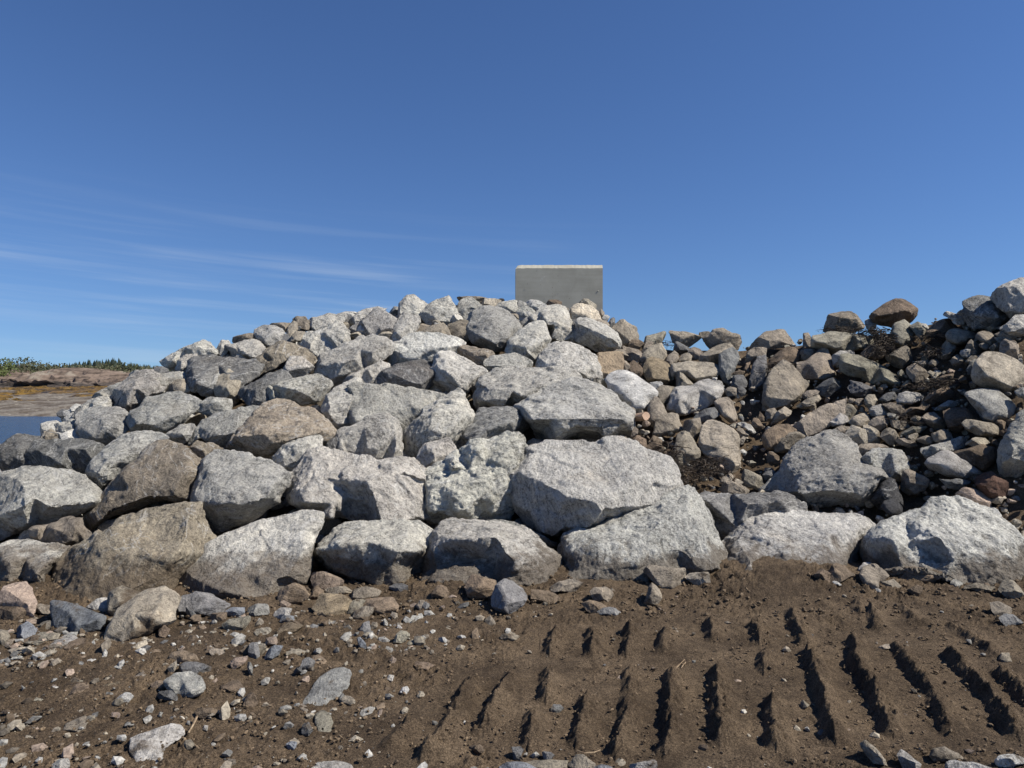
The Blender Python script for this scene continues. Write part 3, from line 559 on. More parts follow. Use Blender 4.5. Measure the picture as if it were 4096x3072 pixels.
I|g L|1970,530 2080,450 2150,390 2212,420 2300,450 2300,570 2150,610 2080,600||-|
I|g L|1415,400 1470,358 1550,385 1630,440 1700,490 1705,550 1640,560 1600,500 1500,440||speckled light rock pointing out below the dark jagged skyline boulder|speckled light rock
I|s N tint=1.1|1250,550 1280,490 1400,435 1500,430 1590,480 1605,520 1500,560 1380,600 1270,600||rust-brown boulder under the speckled light rock|rust-brown boulder
I|c T tint=.85|1445,590 1480,540 1550,528 1660,545 1730,580 1720,630 1600,690 1520,680 1460,640||smooth tan bean-shaped boulder beneath the rust-brown one|tan bean-shaped boulder
I|c B tint=1.1|1735,610 1760,570 1830,553 1900,580 1945,660 1900,710 1800,660||-|
I|c B|1770,690 1810,662 1860,680 1882,720 1850,742 1800,725||-|
I|s B|1910,590 1990,555 2060,580 2140,640 2060,650 1990,630||-|
I|s B tint=.9|1920,620 1990,590 2060,620 2060,690 1980,700||-|
I|s B tint=1.1|1985,740 2000,680 2090,632 2160,670 2212,780 2200,830 2100,800 2010,770||-|
I|s T tint=.8|1880,740 1940,690 1965,665 1985,700 1970,760||-|
I|s B tint=.9|1640,720 1700,637 1740,660 1830,740 1760,790 1680,780||-|
I|s B tint=1.2|1375,770 1400,690 1480,618 1520,650 1570,720 1540,790 1460,830 1390,820|1430,720,.25 1480,770,.3|angular grey-brown rock with a pointed top below the bean-shaped boulder|pointed grey-brown rock
I|s L|1575,740 1640,725 1720,735 1755,780 1690,820 1620,810||white angular stone in the middle of the rubble bank|white angular stone
I|s B|1495,850 1540,795 1590,788 1640,825 1600,875 1520,885||-|
I|s B tint=1.2|1630,850 1680,790 1780,785 1740,850 1650,870||-|
I|s N tint=1.35 o=.4|692,410 720,370 830,290 920,235 1000,232 1090,280 1165,335 1150,400 1080,475 960,515 850,500 740,470|760,400,.25 900,390,.33 1020,350,.33 1100,370,.28 940,260,.08|brown diamond-shaped boulder balanced on the skyline|balanced brown diamond boulder
I|c O tint=1.1|900,570 940,480 1030,440 1095,490 1145,580 1130,640 1080,690 1000,705 940,680||round greenish grey boulder under the balanced brown one|round greenish boulder
I|s B tint=1.15|258,550 310,460 370,380 440,360 510,355 580,400 640,430 668,490 660,560 560,590 400,580|400,400,.1 430,470,.28 560,500,.28|brown-grey hump-shaped boulder on the skyline above the seaweed|hump-shaped skyline boulder
I|s L|640,430 700,440 765,490 720,540 660,520||-|
I|s O tint=1.1 o=.4|125,600 250,560 420,565 600,600 720,630 757,655 700,690 560,740 420,750 330,780 180,730 120,710|150,660,.2 350,690,.33 560,690,.33 700,665,.22|long flat slab draped with dark seaweed near the skyline|seaweed-draped slab
I|s B|50,720 55,590 80,570 130,595 145,720||-|
I|s B tint=1.15|-20,1000 -20,850 90,840 200,740 290,700 320,790 330,870 370,970 360,1010 300,1035 110,1055|100,860,.12 250,900,.28 200,1010,.28 320,980,.18|notched grey-brown boulder below the seaweed-draped slab|notched grey-brown boulder
I|s O tint=.9|400,850 420,790 520,775 620,800 720,860 850,920 970,990 1020,1060 1025,1110 960,1145 820,1110 700,1070 600,1010 480,990 410,950|450,860,.22 640,930,.33 850,1020,.33 980,1080,.22|long log-shaped boulder slanting down the rubble bank|log-shaped boulder
I|s L tint=.8|330,800 400,755 500,742 580,770 540,820 400,880 340,890||-|
I|s B tint=.9|880,830 920,760 1000,700 1060,695 1130,760 1170,830 1100,880 1040,915 940,890||shaded grey rock just below the round greenish boulder|shaded grey rock
I|s B tint=1.1|1075,980 1090,910 1150,870 1220,930 1285,1010 1260,1050 1180,1055 1100,1035|1150,950,.25 1190,1020,.25|angular wedge of grey rock near the log-shaped boulder's end|angular grey wedge
I|s B tint=1.1|1130,860 1190,838 1260,845 1275,890 1220,915 1170,900||-|
I|s B|1280,880 1300,840 1360,832 1375,860 1330,905||-|
I|c T|1262,960 1290,938 1345,960 1310,1008||-|
I|c T|1310,1010 1350,960 1390,955 1395,980 1340,1025||-|
I|c B|1395,965 1430,940 1450,960 1420,985||-|
I|c P|1450,950 1480,922 1530,940 1525,962 1470,968||small pink oval cobble in the middle of the rubble bank|pink oval cobble
I|s N|1350,1030 1400,990 1520,970 1530,1000 1440,1055 1380,1060||-|
I|s N tint=1.2|1560,1030 1600,988 1670,1010 1680,1050 1600,1075||-|
I|s L tint=.7|1640,930 1680,850 1760,830 1740,930 1700,985 1660,970||-|
I|s N tint=1.25|1215,1210 1300,1180 1400,1130 1490,1098 1530,1140 1520,1200 1440,1250 1330,1280 1230,1240||long brown stone with a rounded tip in the rubble|long brown stone
I|c L|965,1230 985,1170 1060,1150 1160,1160 1220,1195 1200,1240 1100,1275 980,1270||pale flat-bottomed cobble below the log-shaped boulder|pale flat-bottomed cobble
I|s D|780,1250 860,1170 940,1148 990,1180 950,1240 860,1265||-|
I|c T|645,1230 670,1185 740,1180 770,1230 755,1280 690,1320 655,1280||-|
I|c L tint=.95|690,1330 730,1290 800,1275 880,1330 870,1380 760,1400 710,1380||-|
I|s B|830,1280 900,1255 1000,1280 1030,1310 980,1370 890,1350||-|
I|s N tint=1.2|975,1350 1050,1300 1180,1310 1200,1250 1290,1240 1322,1290 1250,1350 1150,1390 1010,1400||-|
I|s L tint=.8|1340,1310 1420,1255 1500,1235 1558,1270 1480,1310 1370,1335||-|
I|s B tint=1.15|-100,1500 0,1420 150,1300 290,1240 400,1200 450,1195 490,1240 460,1310 400,1370 320,1430 250,1480 130,1560 40,1600 -100,1600|150,1420,.28 300,1330,.28 100,1520,.28|broad brown slab sloping above the triangular boulder|broad brown sloping slab
I|s T tint=.9|410,1370 480,1270 530,1280 605,1320 560,1395 480,1430||-|
I|s B tint=1.1|45,1200 100,1140 180,1128 210,1180 120,1220||-|
I|c T tint=.85|28,1260 80,1215 190,1180 215,1220 150,1275 60,1300||-|
I|s D|500,1100 540,1065 520,1035 620,1060 700,1100 740,1150 680,1190 560,1190||-|
I|s D tint=.9|170,1130 260,1060 380,1010 430,1080 420,1170 300,1210||-|
I|s B tint=1.2|480,1250 500,1212 560,1215 565,1260 510,1275||-|
I|s B|550,1270 565,1220 630,1215 635,1275 590,1292||-|
I|s B|1100,1420 1180,1385 1240,1420 1220,1485 1140,1470||-|
I|s O|1070,490 1120,465 1200,500 1240,560 1280,600 1200,650 1140,570||-|
I|s L|1170,480 1230,480 1275,500 1240,550 1180,520||-|
I|s N|600,760 700,690 800,660 900,690 910,720 820,800 740,850 650,840||-|
I|s B|15,770 60,730 150,728 180,770 100,840 30,830||-|
H|s D|175,240 230,172 260,185 278,235 240,285||dark pointed stone on the skyline beside the lit-edged crest boulder|dark pointed skyline stone
H|s B tint=1.2|240,280 320,195 360,190 420,240 480,265 490,330 512,370 490,420 420,450 370,465 320,440 300,350|300,310,.2 330,270,.2 450,300,.25 400,400,.25|lumpy brown boulder beside the lit-edged crest boulder on the skyline|lumpy brown skyline boulder
H|s N tint=1.2|395,450 430,400 510,390 553,435 500,495 440,490||-|
H|s O|525,400 600,350 740,312 770,330 740,400 700,460 560,500 540,440||olive stone with a raised pointed end on the skyline|olive pointed skyline stone
H|s B|540,540 560,450 610,400 650,430 610,540||-|
H|s T tint=.95|505,610 540,560 600,500 660,425 720,450 780,500 785,560 740,640 620,670 540,670||-|
H|s B tint=1.1|315,520 320,445 400,460 500,490 538,510 520,580 490,615 390,590|330,500 470,540|grey-brown slab end below the lumpy brown skyline boulder|grey-brown slab end
H|s Y tint=1.2|65,560 130,515 300,515 365,580 340,650 310,700 230,740 190,780 130,820 110,700 60,620|130,600,.28 300,610,.28 200,700,.28|yellowish layered boulder with green stains under the lit-edged crest boulder|yellow layered boulder
H|s B|312,690 330,610 370,590 415,640 410,710||-|
H|s N|400,640 440,595 500,640 545,690 550,760 420,710||-|
H|s Y tint=.95|540,680 580,590 630,558 700,580 780,620 825,680 838,780 780,830 680,810 590,800 550,730|600,640,.22 680,690,.33 660,760,.33 790,790,.18|orange-brown blocky rock above the cream egg-shaped boulder|orange-brown block
H|c W tint=1.02|175,790 230,730 320,695 400,700 500,760 600,830 680,890 693,930 640,1010 580,1080 500,1120 440,1090 370,1040 290,950 210,880||white egg-shaped boulder where the grey pile meets the brown rubble|white egg-shaped boulder
H|c B tint=1.1|590,1100 610,1010 660,952 700,970 750,1040 775,1110 760,1180 700,1245 640,1245 600,1180||upright egg-shaped brown cobble before the white egg-shaped boulder|upright brown egg cobble
H|s B|390,1070 440,1055 475,1085 450,1135 400,1125||-|
H|s W|610,820 680,800 745,840 740,880 690,910 640,870||small white stone tucked beside the white egg-shaped boulder|small white tucked stone
H|s B|695,930 740,870 820,840 880,870 840,980 770,1060 710,1000||-|
H|s L tint=1.05|775,1060 830,930 890,860 1030,850 1120,790 1200,785 1310,810 1330,870 1310,960 1220,1030 1160,1070 1000,1120 910,1135 790,1110|890,880,.18 920,960,.33 900,1100,.28 1250,960,.22 1100,870,.08|pale blocky boulder with a scooped top near the white egg-shaped one|pale scooped boulder
H|s T tint=.95|880,850 875,750 900,705 950,730 1045,830 1000,870||-|
H|s T tint=.95|820,660 850,630 1000,605 1150,615 1290,650 1285,720 1200,780 1080,815 1030,800 960,740 850,760|850,700,.18 980,690,.26 1060,770,.28 1200,740,.18|tan flat slab resting above the pale scooped boulder|tan flat slab
H|c B tint=1.1|768,600 800,540 850,500 890,530 900,580 860,635 800,645||-|
H|s B tint=1.1|900,580 920,530 1000,520 1025,550 1015,625 920,625||-|
H|s B|990,510 1040,465 1110,485 1140,520 1090,570 1030,580||-|
H|s D tint=1.2|840,440 900,410 960,425 1020,480 980,525 860,500||-|
H|s B tint=1.2|805,380 850,320 960,306 1040,308 1110,365 1120,400 1050,450 1000,465 880,420 830,430|960,370,.25 1060,390|wide grey-brown rock on the skyline, first past the olive pointed stone|wide grey-brown skyline rock
H|s B|1108,350 1140,320 1245,308 1240,360 1180,400||-|
H|s B tint=1.15|1140,430 1200,360 1270,290 1340,280 1400,320 1480,340 1500,390 1525,430 1490,480 1400,450 1300,460 1200,500 1150,510|1300,360,.25 1420,390,.22|grey-brown peaked boulder on the low skyline|low-skyline peaked boulder
H|s T tint=.9|1105,600 1160,520 1240,440 1310,422 1400,440 1445,465 1400,560 1290,620 1230,645||rounded tan rock leaning under the low-skyline peaked boulder|leaning tan rock
H|s D tint=1.3|1290,640 1300,560 1380,510 1480,472 1480,540 1440,650 1410,780 1380,850 1330,790 1300,710|1330,600,.22 1370,680,.28|split upright slab of grey stone with a dark crack|split upright slab
H|s B tint=1.2|1610,470 1660,410 1750,330 1800,297 1880,300 1960,340 2020,370 2030,420 2050,450 1920,475 1800,485 1640,500|1840,350,.28 1840,440,.28 1680,440,.15|long skyline boulder, pale on one end and shaded on the other|two-toned skyline boulder
H|s D tint=1.2|1570,780 1600,620 1640,560 1720,545 1765,570 1770,640 1740,760 1710,900 1600,890||tall dark slab standing upright in the rubble beside the leaning slab|tall dark slab
H|s B|1540,590 1620,510 1720,470 1750,500 1740,560 1650,570 1600,635||-|
H|s N tint=1.15|1770,640 1840,540 1960,470 2040,465 2090,510 2130,590 2050,640 1960,610 1850,640 1790,700||brown soil-covered rock above the big leaning tan slab|soil-covered brown rock
H|s T tint=.85 o=.15|1705,1090 1720,900 1770,740 1840,650 1930,595 2020,650 2060,700 2160,830 2120,910 2060,970 1960,1070 1900,1060 1800,1090|1740,960,.22 1780,800,.12 2060,940,.28 1940,1020,.28 1800,1040,.28|big leaning tan slab with a rounded top and cast shadow|big leaning tan slab
H|c B tint=1.15|1247,1010 1290,975 1380,960 1430,1010 1470,1150 1475,1195 1400,1205 1310,1130 1270,1060||wedge-shaped smooth grey cobble near the pale scooped boulder|smooth wedge cobble
H|s T tint=.9|635,1300 700,1240 790,1130 850,1112 905,1140 940,1260 930,1290 800,1335 700,1330||tan fin-shaped stone beside the upright brown egg cobble|tan fin-shaped stone
H|s B tint=1.1|950,1260 1000,1190 1050,1160 1095,1190 1115,1250 1090,1400 1020,1350||-|
H|s T tint=.8 o=.2|830,1630 850,1460 880,1330 930,1290 1000,1320 1060,1400 1100,1480 1100,1550 1040,1580 900,1660 860,1670|960,1350,.12 930,1500,.33 1040,1520,.26 880,1580,.26|brown blunt-nosed boulder beside the large flat tan one|blunt-nosed brown boulder
H|s T tint=1.05 o=.0 k=.35|1095,1400 1120,1250 1180,1190 1240,1185 1360,1230 1495,1330 1490,1450 1505,1560 1500,1680 1440,1720 1350,1690 1260,1610 1200,1550 1130,1490|1120,1410,.15 1300,1450,.22 1450,1600,.25 1250,1540,.18|large flat-faced tan boulder standing above the seaweed tangle|large flat tan boulder
H|s D|1050,1150 1130,1080 1250,1060 1295,1130 1200,1200 1080,1200||-|
H|c T|1395,1240 1440,1210 1485,1235 1450,1268||-|
H|c L|1475,1220 1540,1203 1600,1230 1650,1300 1620,1320 1560,1270||-|
H|s B|1455,1280 1500,1250 1590,1310 1570,1350 1500,1345||-|
H|s T|1490,1380 1500,1340 1555,1355 1550,1415 1495,1420||-|
H|s N tint=1.2|1610,1240 1620,1160 1680,1170 1745,1240 1700,1285||-|
H|s N tint=1.3|1675,1140 1690,1097 1740,1140 1730,1200||-|
H|s B|1760,1140 1780,1075 1840,1065 1888,1110 1800,1200||-|
H|s B tint=1.2|1820,1240 1900,1120 1980,1052 2020,1110 1990,1170 1900,1230||-|
H|c N tint=1.5|1725,1360 1760,1280 1880,1230 1970,1222 2050,1280 2040,1330 1900,1410 1850,1460 1780,1470 1740,1430||plump brown boulder behind the triangular blue-grey one|plump brown boulder
H|s T tint=.85|1830,1440 1880,1360 1960,1310 2140,1295 2130,1370 2000,1460 1910,1510 1860,1490||-|
H|s N|1760,1540 1790,1490 1890,1520 1880,1610 1790,1630||-|
H|s N tint=1.4|440,1390 490,1330 540,1340 590,1430 520,1450||-|
H|s N tint=1.3|600,1390 640,1335 690,1360 745,1405 680,1440||-|
H|s B|430,1370 450,1250 500,1290 490,1360||-|
H|s N|580,1440 660,1400 760,1430 740,1530 640,1520||-|
H|s B|1355,940 1400,870 1470,855 1475,940||-|
H|s D|1475,880 1510,840 1558,890 1530,950||-|
H|s D|1400,850 1430,750 1480,738 1570,745 1575,870||-|
H|s N|1410,730 1480,690 1540,700 1530,750||-|
H|c N tint=1.4|1538,680 1560,625 1600,610 1590,730||-|
H|s N tint=1.2|2095,530 2110,490 2180,483 2230,500 2230,560 2150,592||-|
H|c B|2120,940 2160,905 2230,890 2230,960 2150,975||-|
H|c B tint=1.1|2105,1010 2160,980 2240,965 2240,1045 2150,1055||-|
J|s T|1395,620 1440,560 1500,580 1590,620 1615,700 1560,760 1480,730 1410,690||tan stone with a shaded tip at the triangular boulder's foot|shaded-tip tan stone
J|s B tint=1.2|1195,760 1230,700 1280,660 1340,690 1475,770 1430,795 1230,795||low grey wedge on the shadowed speckled boulder's back|low grey wedge
J|c T|1180,680 1200,640 1280,600 1315,640 1280,680 1210,725||-|
J|s T|1315,690 1340,650 1400,660 1412,715 1350,725||-|
J|s D|1600,610 1640,570 1730,575 1700,640 1620,660||-|
O|s N tint=1.3|625,60 700,10 770,30 840,90 860,150 800,180 700,160 650,150||brown rounded rock half buried at the mud's upper edge|brown half-buried rock
O|c B tint=1.2|885,100 910,40 960,20 1020,60 1045,130 1040,200 990,215 920,170||tan barrel-shaped cobble at the mud's upper edge|tan barrel cobble
O|s B|950,10 1020,25 1090,80 1160,130 1100,170 1040,160||-|
O|s L|880,50 920,0 970,-10 960,30 900,90||-|
O|s N tint=1.35|1220,130 1230,70 1310,35 1480,45 1590,80 1620,130 1600,170 1480,160 1340,180 1250,165||long brown block lying in front of the bluish white boulder|long brown block
O|s L tint=.8|1610,170 1650,138 1730,150 1690,215 1640,210||-|
O|s B|1720,180 1800,165 1960,200 1975,255 1850,240||-|
O|s T tint=.75|2000,200 2050,140 2110,140 2190,200 2230,280 2170,320 2080,280||rounded tan rock at the frame edge below the bluish white boulder|frame-edge tan rock
O|s B|1930,320 2000,310 2100,350 2160,400 2100,430 1980,440 1940,380||-|
O|s D tint=1.4|2030,450 2070,412 2140,420 2200,490 2160,530 2040,525||-|
O|s T tint=.95|885,1450 930,1425 1020,1500 1090,1590 1135,1640 1090,1680 1000,1610 920,1520||finger-shaped pale stone at the tracks' near edge|finger-shaped stone
O|s L|1195,1570 1230,1530 1300,1580 1390,1640 1350,1700 1240,1670||-|
O|c B tint=1.2|1450,1560 1480,1505 1570,1490 1680,1540 1690,1580 1600,1615 1490,1610||smooth brown cobble near the frame bottom past the tracks|smooth brown cobble
O|s W|1600,1640 1660,1600 1800,1620 1980,1690 1900,1760 1620,1720||-|
O|s W tint=1.1|1995,1610 2050,1560 2140,1550 2260,1610 2240,1680 2050,1670||white flecked stone at the bottom corner of the frame|white flecked corner stone
O|c T tint=.8|2010,780 2030,730 2090,730 2112,800 2040,815||-|
O|s B tint=1.3 flat|1035,680 1100,655 1180,660 1130,712||-|
O|s N tint=1.2|530,130 560,60 620,50 660,110 650,165||-|
O|s B|1070,180 1170,140 1250,190 1180,220||-|
O|s N|1265,220 1340,175 1395,200 1380,275 1300,255||-|
N|s B tint=1.2|1170,70 1230,30 1340,50 1490,45 1505,80 1480,150 1410,210 1340,235 1280,190 1220,120||grey saddle-shaped stone leaning against the white mud-edge boulder|grey saddle-shaped stone
N|s T|1485,110 1530,65 1620,58 1675,110 1670,180 1560,200||tan rounded stone beside the grey saddle-shaped one|tan rounded stone
N|s B tint=1.2|1160,290 1190,200 1220,160 1300,220 1305,280 1270,360 1240,385 1170,340||upright grey stone stuck in the mud below the saddle-shaped one|upright mud-stuck stone
N|s B|725,250 770,200 850,195 920,260 910,330 830,345 740,300||-|
N|s N tint=1.3|665,330 720,300 860,350 900,400 800,425 700,390||-|
N|c D tint=1.3|785,400 840,365 930,370 970,400 950,435 800,425||-|
N|s B|405,210 500,170 600,142 650,170 690,180 600,255 480,260||-|
N|s N tint=1.2|250,270 300,220 420,230 490,290 460,335 300,310||-|
M|s D tint=1.45|1945,320 1990,200 2040,135 2120,150 2212,190 2240,250 2200,330 2110,440 2000,480 1960,410||dark grey shield-shaped stone upright in the soil|dark shield-shaped stone
M|s C tint=.85|2030,170 2060,90 2110,52 2170,130 2212,210 2150,200||tan pointed tip showing behind the dark shield-shaped stone|tan pointed tip
M|s N tint=1.4|1730,190 1780,110 1900,80 1960,95 2010,160 1990,230 1950,310 1870,330 1760,260||brown angular rock in shadow beside the dark shield-shaped stone|brown shaded rock
M|s N tint=1.3|1470,250 1510,185 1590,172 1605,240 1580,310 1480,300||-|
N|s T tint=.95|0,620 30,575 155,590 140,620 50,642||small flat tan stone lying alone at the end of the tracks|lone flat tan stone
N|c S tint=1.5|0,1650 60,1615 180,1612 290,1659 280,1720 20,1720||blue-grey cobble cut off by the frame bottom, largest near the tracks|blue-grey cut-off cobble
N|c S tint=1.6|750,1650 820,1630 905,1655 890,1690 760,1690||-|
N|s T tint=.8|550,1650 610,1570 690,1570 770,1640 740,1700 570,1700||-|
N|s D|95,1500 150,1490 190,1520 160,1600 110,1590||-|
N|s L|240,1570 300,1525 325,1560 290,1590||-|
N|s D|340,1530 400,1525 440,1570 380,1612||-|
N|s T tint=.7 flat|160,1600 360,1580 540,1580 570,1620 520,1700 200,1700||-|
N|s L|1060,1640 1220,1600 1270,1640 1200,1700 1090,1700||-|
N|s D tint=1.3|410,1200 440,1145 480,1150 515,1190 450,1225||small grey stone pressed into the tracks|pressed-in grey stone
N|s B|1410,1260 1430,1215 1480,1225 1490,1290 1430,1300||-|
M|s P tint=.85|478,130 500,80 600,75 680,110 738,190 660,235 590,245 520,210|600,130,.2 560,190|pinkish brown rock leaning on the black-fronted boulder|pinkish brown rock
M|s N tint=1.6|215,260 260,210 400,160 480,152 498,200 480,310 400,340 280,360 230,320||dark orange-brown rock below the smooth flat-faced boulder|dark orange-brown rock
M|s N tint=1.4|480,290 510,215 560,195 590,240 540,320||-|
M|s Y tint=1.2|508,350 545,250 680,250 800,260 825,300 770,400 760,430 640,450 560,400|560,280,.12 780,290,.15 640,400,.3|yellow-tan angular block below the pinkish brown rock|yellow-tan block
M|s T tint=.85|595,250 660,205 780,185 815,215 800,280 700,265||-|
M|c T tint=.8|770,410 800,330 860,295 930,310 900,380 820,435||-|
M|c N tint=1.6|850,370 940,300 1040,285 1150,285 1192,350 1180,400 1080,425 960,405||loaf-shaped brown cobble below the black-fronted boulder|loaf-shaped cobble
M|c B|825,450 850,390 930,352 990,365 985,410 900,468||-|
M|s B|820,270 860,205 960,195 1050,230 1020,310 900,310||-|
M|s D|1120,210 1160,170 1250,175 1270,230 1180,250||-|
M|c L flat|1285,480 1310,430 1385,410 1395,440 1350,505 1290,512||pale pitted oval stone on the soil below the hollow-fronted boulder|pale pitted oval
M|c B|1340,350 1370,305 1410,310 1415,360 1370,390||-|
M|c D tint=1.3|885,550 910,490 960,475 972,550 920,570||-|
M|s T|975,540 985,482 1030,485 1025,530||-|
M|s L|1070,510 1085,450 1108,480 1110,512||-|
M|s O tint=1.2|1160,640 1190,570 1220,545 1290,565 1250,640 1170,655||greenish faceted stone in the soil left of the tracks|greenish faceted stone
M|s S tint=1.2|862,690 865,610 890,597 930,640 942,685 900,700||slate-blue blade-shaped stone stuck in the soil|slate-blue blade stone
M|c L|725,615 760,572 810,560 820,590 780,640 735,635||smooth white oval pebble beside the slate-blue blade stone|white oval pebble
M|s T tint=.8 flat|1245,660 1290,625 1350,615 1355,645 1290,670||-|
M|s L tint=.7 flat|1045,700 1100,675 1165,690 1130,745 1080,720||-|
M|s N tint=1.5 flat|1315,830 1360,785 1440,795 1495,830 1420,885 1340,870||brown flat stone partly sunk in soil near the tracks' start|brown sunken stone
M|c G tint=.85 flat|415,1130 480,1040 560,940 650,875 740,855 800,880 820,910 790,1000 720,1080 620,1140 500,1160||big grey leaf-shaped flat stone lying on the soil|grey leaf-shaped stone
M|c O tint=1.15 flat|525,1300 530,1220 580,1195 640,1220 670,1290 650,1360 600,1400 555,1380||pale smooth egg-shaped cobble on the soil below the leaf-shaped stone|pale egg cobble
M|s T|735,1140 770,1075 810,1080 845,1120 830,1155 760,1160||-|
M|c L tint=.9 flat|885,1230 900,1190 970,1163 1010,1175 980,1220 910,1245||-|
M|s N tint=1.7 flat|1005,1200 1020,1150 1090,1115 1100,1130 1050,1205||-|
M|c W|1208,1050 1230,1010 1270,1000 1285,1025 1260,1065||-|
M|s L|1100,940 1120,908 1160,915 1150,955 1115,965||-|
M|s D tint=1.2|400,850 430,790 470,765 520,800 510,850 430,880||-|
M|s N tint=1.3 flat|515,800 530,735 570,728 620,790 590,835||-|
M|s D|410,1390 430,1300 460,1290 500,1380 450,1412||-|
M|s B flat|385,1150 440,1135 490,1210 470,1245||-|
M|s S tint=1.5|288,1470 330,1445 378,1460 350,1520 300,1515||-|
M|c L tint=.9 flat|500,1659 600,1610 720,1605 810,1630 825,1680 700,1720 520,1710||grey flat cobble cut by the frame bottom below the egg cobble|frame-cut flat cobble
M|s N|1805,1540 1820,1480 1870,1470 1890,1520 1850,1550||-|
M|s Y tint=.8 flat|170,570 230,500 400,430 455,450 430,510 330,590 240,625 180,600||flat orange-brown slab sunk in soil below the dark orange-brown rock|orange-brown sunk slab
M|s L|165,470 200,400 250,362 335,380 320,420 210,480||-|
M|s S tint=1.4|235,490 270,425 340,430 350,460 290,500||-|
M|c T flat|30,560 70,530 150,525 172,550 120,592 50,590||-|
M|s P|108,660 130,610 180,605 208,650 150,685||-|
M|s S tint=1.1|110,810 130,710 200,670 265,670 240,740 150,800||-|
M|s B|55,690 75,655 125,680 110,740 70,750||-|
M|s D tint=1.2|0,640 50,660 70,760 30,795 -20,770||-|
M|s L flat tint=.8|530,500 580,465 680,465 680,495 590,520||-|
M|s T|870,1335 885,1310 915,1320 905,1338||-|
M|c B|1270,1330 1280,1280 1330,1275 1340,1320 1300,1345||-|
M|s T|705,1510 720,1478 755,1480 745,1515||-|
M|s L|1180,545 1195,500 1230,510 1225,545||-|
L|s N tint=1.2|-50,330 100,305 180,308 212,340 210,410 150,470 0,490 -50,460||dark brown smooth rock at the frame edge before the pinkish speckled one|frame-edge brown rock
L|s B|265,380 290,335 370,345 415,390 400,445 290,435||-|
L|s S tint=.95|400,330 430,308 520,325 700,380 845,440 840,500 800,545 600,575 500,560 440,500 410,420|430,350,.1 560,400,.26 800,450,.28 640,520,.28|blue-grey tilted block at the foot of the huge brown boulder|blue-grey tilted block
L|s L|700,360 770,300 850,288 890,310 880,420 800,395||-|
L|s T tint=.85|880,320 890,240 990,185 1140,235 1060,310 980,390 930,480 900,480||flat grey-tan slab behind the tan white-blotched boulder|grey-tan back slab
L|s T tint=1.1|870,630 900,500 960,380 1080,280 1200,215 1330,190 1420,240 1455,290 1420,380 1430,460 1360,500 1260,530 1170,610 1000,640 920,645|930,480,.18 1080,400,.26 1250,430,.26 1330,260,.12 1050,560,.26|tan white-blotched boulder half sunk in soil below the huge brown boulder|tan white-blotched boulder
L|s D tint=1.4|1440,340 1500,260 1590,225 1720,250 1800,290 1820,380 1740,430 1620,450 1500,450||dark grey rounded rock beside the tan white-blotched boulder|dark grey rounded rock
L|s N tint=1.2|1680,440 1730,400 1800,405 1815,470 1700,480||-|
L|s S tint=1.3|1810,410 1870,360 1970,350 1960,440 1860,460||-|
L|s L tint=.8|1970,400 2040,335 2150,345 2160,420 2060,470||-|
L|s O tint=1.1|1795,500 1840,460 1990,430 2010,470 1970,580 1830,575|1830,490,.15 1980,480,.2|grey squared stone casting a long shadow on the soil|grey squared stone
L|s B|0,680 -20,540 60,540 80,600 30,680||-|
L|s S tint=1.4|110,600 130,530 210,490 285,530 260,590 150,625||-|
L|s B|285,545 330,470 405,480 410,555||-|
L|s O flat|130,660 220,590 330,550 430,548 480,570 400,640 300,680 170,690||flat greenish banded stone below the blue-grey tilted block|flat greenish banded stone
L|s L flat|390,670 420,610 560,555 690,550 690,600 560,650 450,690||-|
L|s N tint=1.3 flat|525,690 620,610 740,590 765,650 680,700 580,715||-|
L|s C flat tint=.9|762,625 810,605 872,625 840,655 770,650||-|
L|s B flat|30,670 80,615 145,610 140,650 80,690||-|
L|s B flat tint=1.2|40,720 110,690 240,672 290,700 180,740 80,745||-|
L|s L flat|90,770 130,740 180,745 170,780 110,785||-|
L|s L flat|0,830 30,800 85,815 70,838||-|
L|s W flat|650,820 670,785 740,758 785,765 760,795 690,815||-|
L|s L|815,780 840,700 868,720 845,790||-|
L|c N tint=1.5|1370,770 1400,725 1480,712 1570,740 1598,790 1500,810 1420,808||brown loaf-shaped stone above the light faceted block|brown loaf stone
L|s D tint=1.2|1432,850 1480,800 1600,805 1690,860 1580,910 1450,895||-|
L|s B tint=1.3|1330,900 1370,830 1425,792 1430,840 1390,915||-|
L|s L tint=.95|1320,960 1420,890 1530,883 1620,920 1660,1000 1600,1090 1550,1110 1450,1080 1360,1045|1360,970,.12 1540,1050,.26 1600,1020,.2 1460,930,.08|light grey faceted block dusted with soil|light faceted block
L|s D|1255,1080 1290,1035 1380,1030 1435,1070 1420,1130 1320,1140||-|
L|s N tint=1.3|1205,1000 1250,965 1350,970 1340,1040 1240,1040||-|
L|s W tint=.95|920,1090 970,1050 1040,1055 1068,1080 1010,1150 950,1150||pale blue-white stone on the soil beside the light faceted block|pale blue-white stone
L|s B flat|1055,960 1080,920 1150,875 1185,930 1170,1000 1080,1000||-|
L|s L flat|905,862 940,830 995,828 980,862||-|
L|s C flat|575,950 610,920 670,955 640,985 590,980||cream stone on the gravelly soil, brightest of its neighbours|bright cream stone
L|s L flat|405,1020 440,985 492,1005 470,1040||-|
L|s C flat tint=.85|260,1110 300,1085 350,1100 320,1130||-|
L|s N tint=1.4 flat|515,1100 560,1040 640,970 715,965 710,1020 600,1080||-|
L|s Y flat tint=.8|750,1035 820,1000 940,960 920,1010 830,1045||-|
L|s C flat tint=.85|600,1220 640,1180 690,1165 698,1190 660,1222||-|
L|s D flat|735,1270 750,1215 800,1200 790,1240 750,1285||-|
L|s B flat|450,1400 560,1300 700,1240 730,1260 700,1330 580,1400||-|
L|s P flat tint=.7|890,1240 910,1205 965,1205 968,1240 920,1262||-|
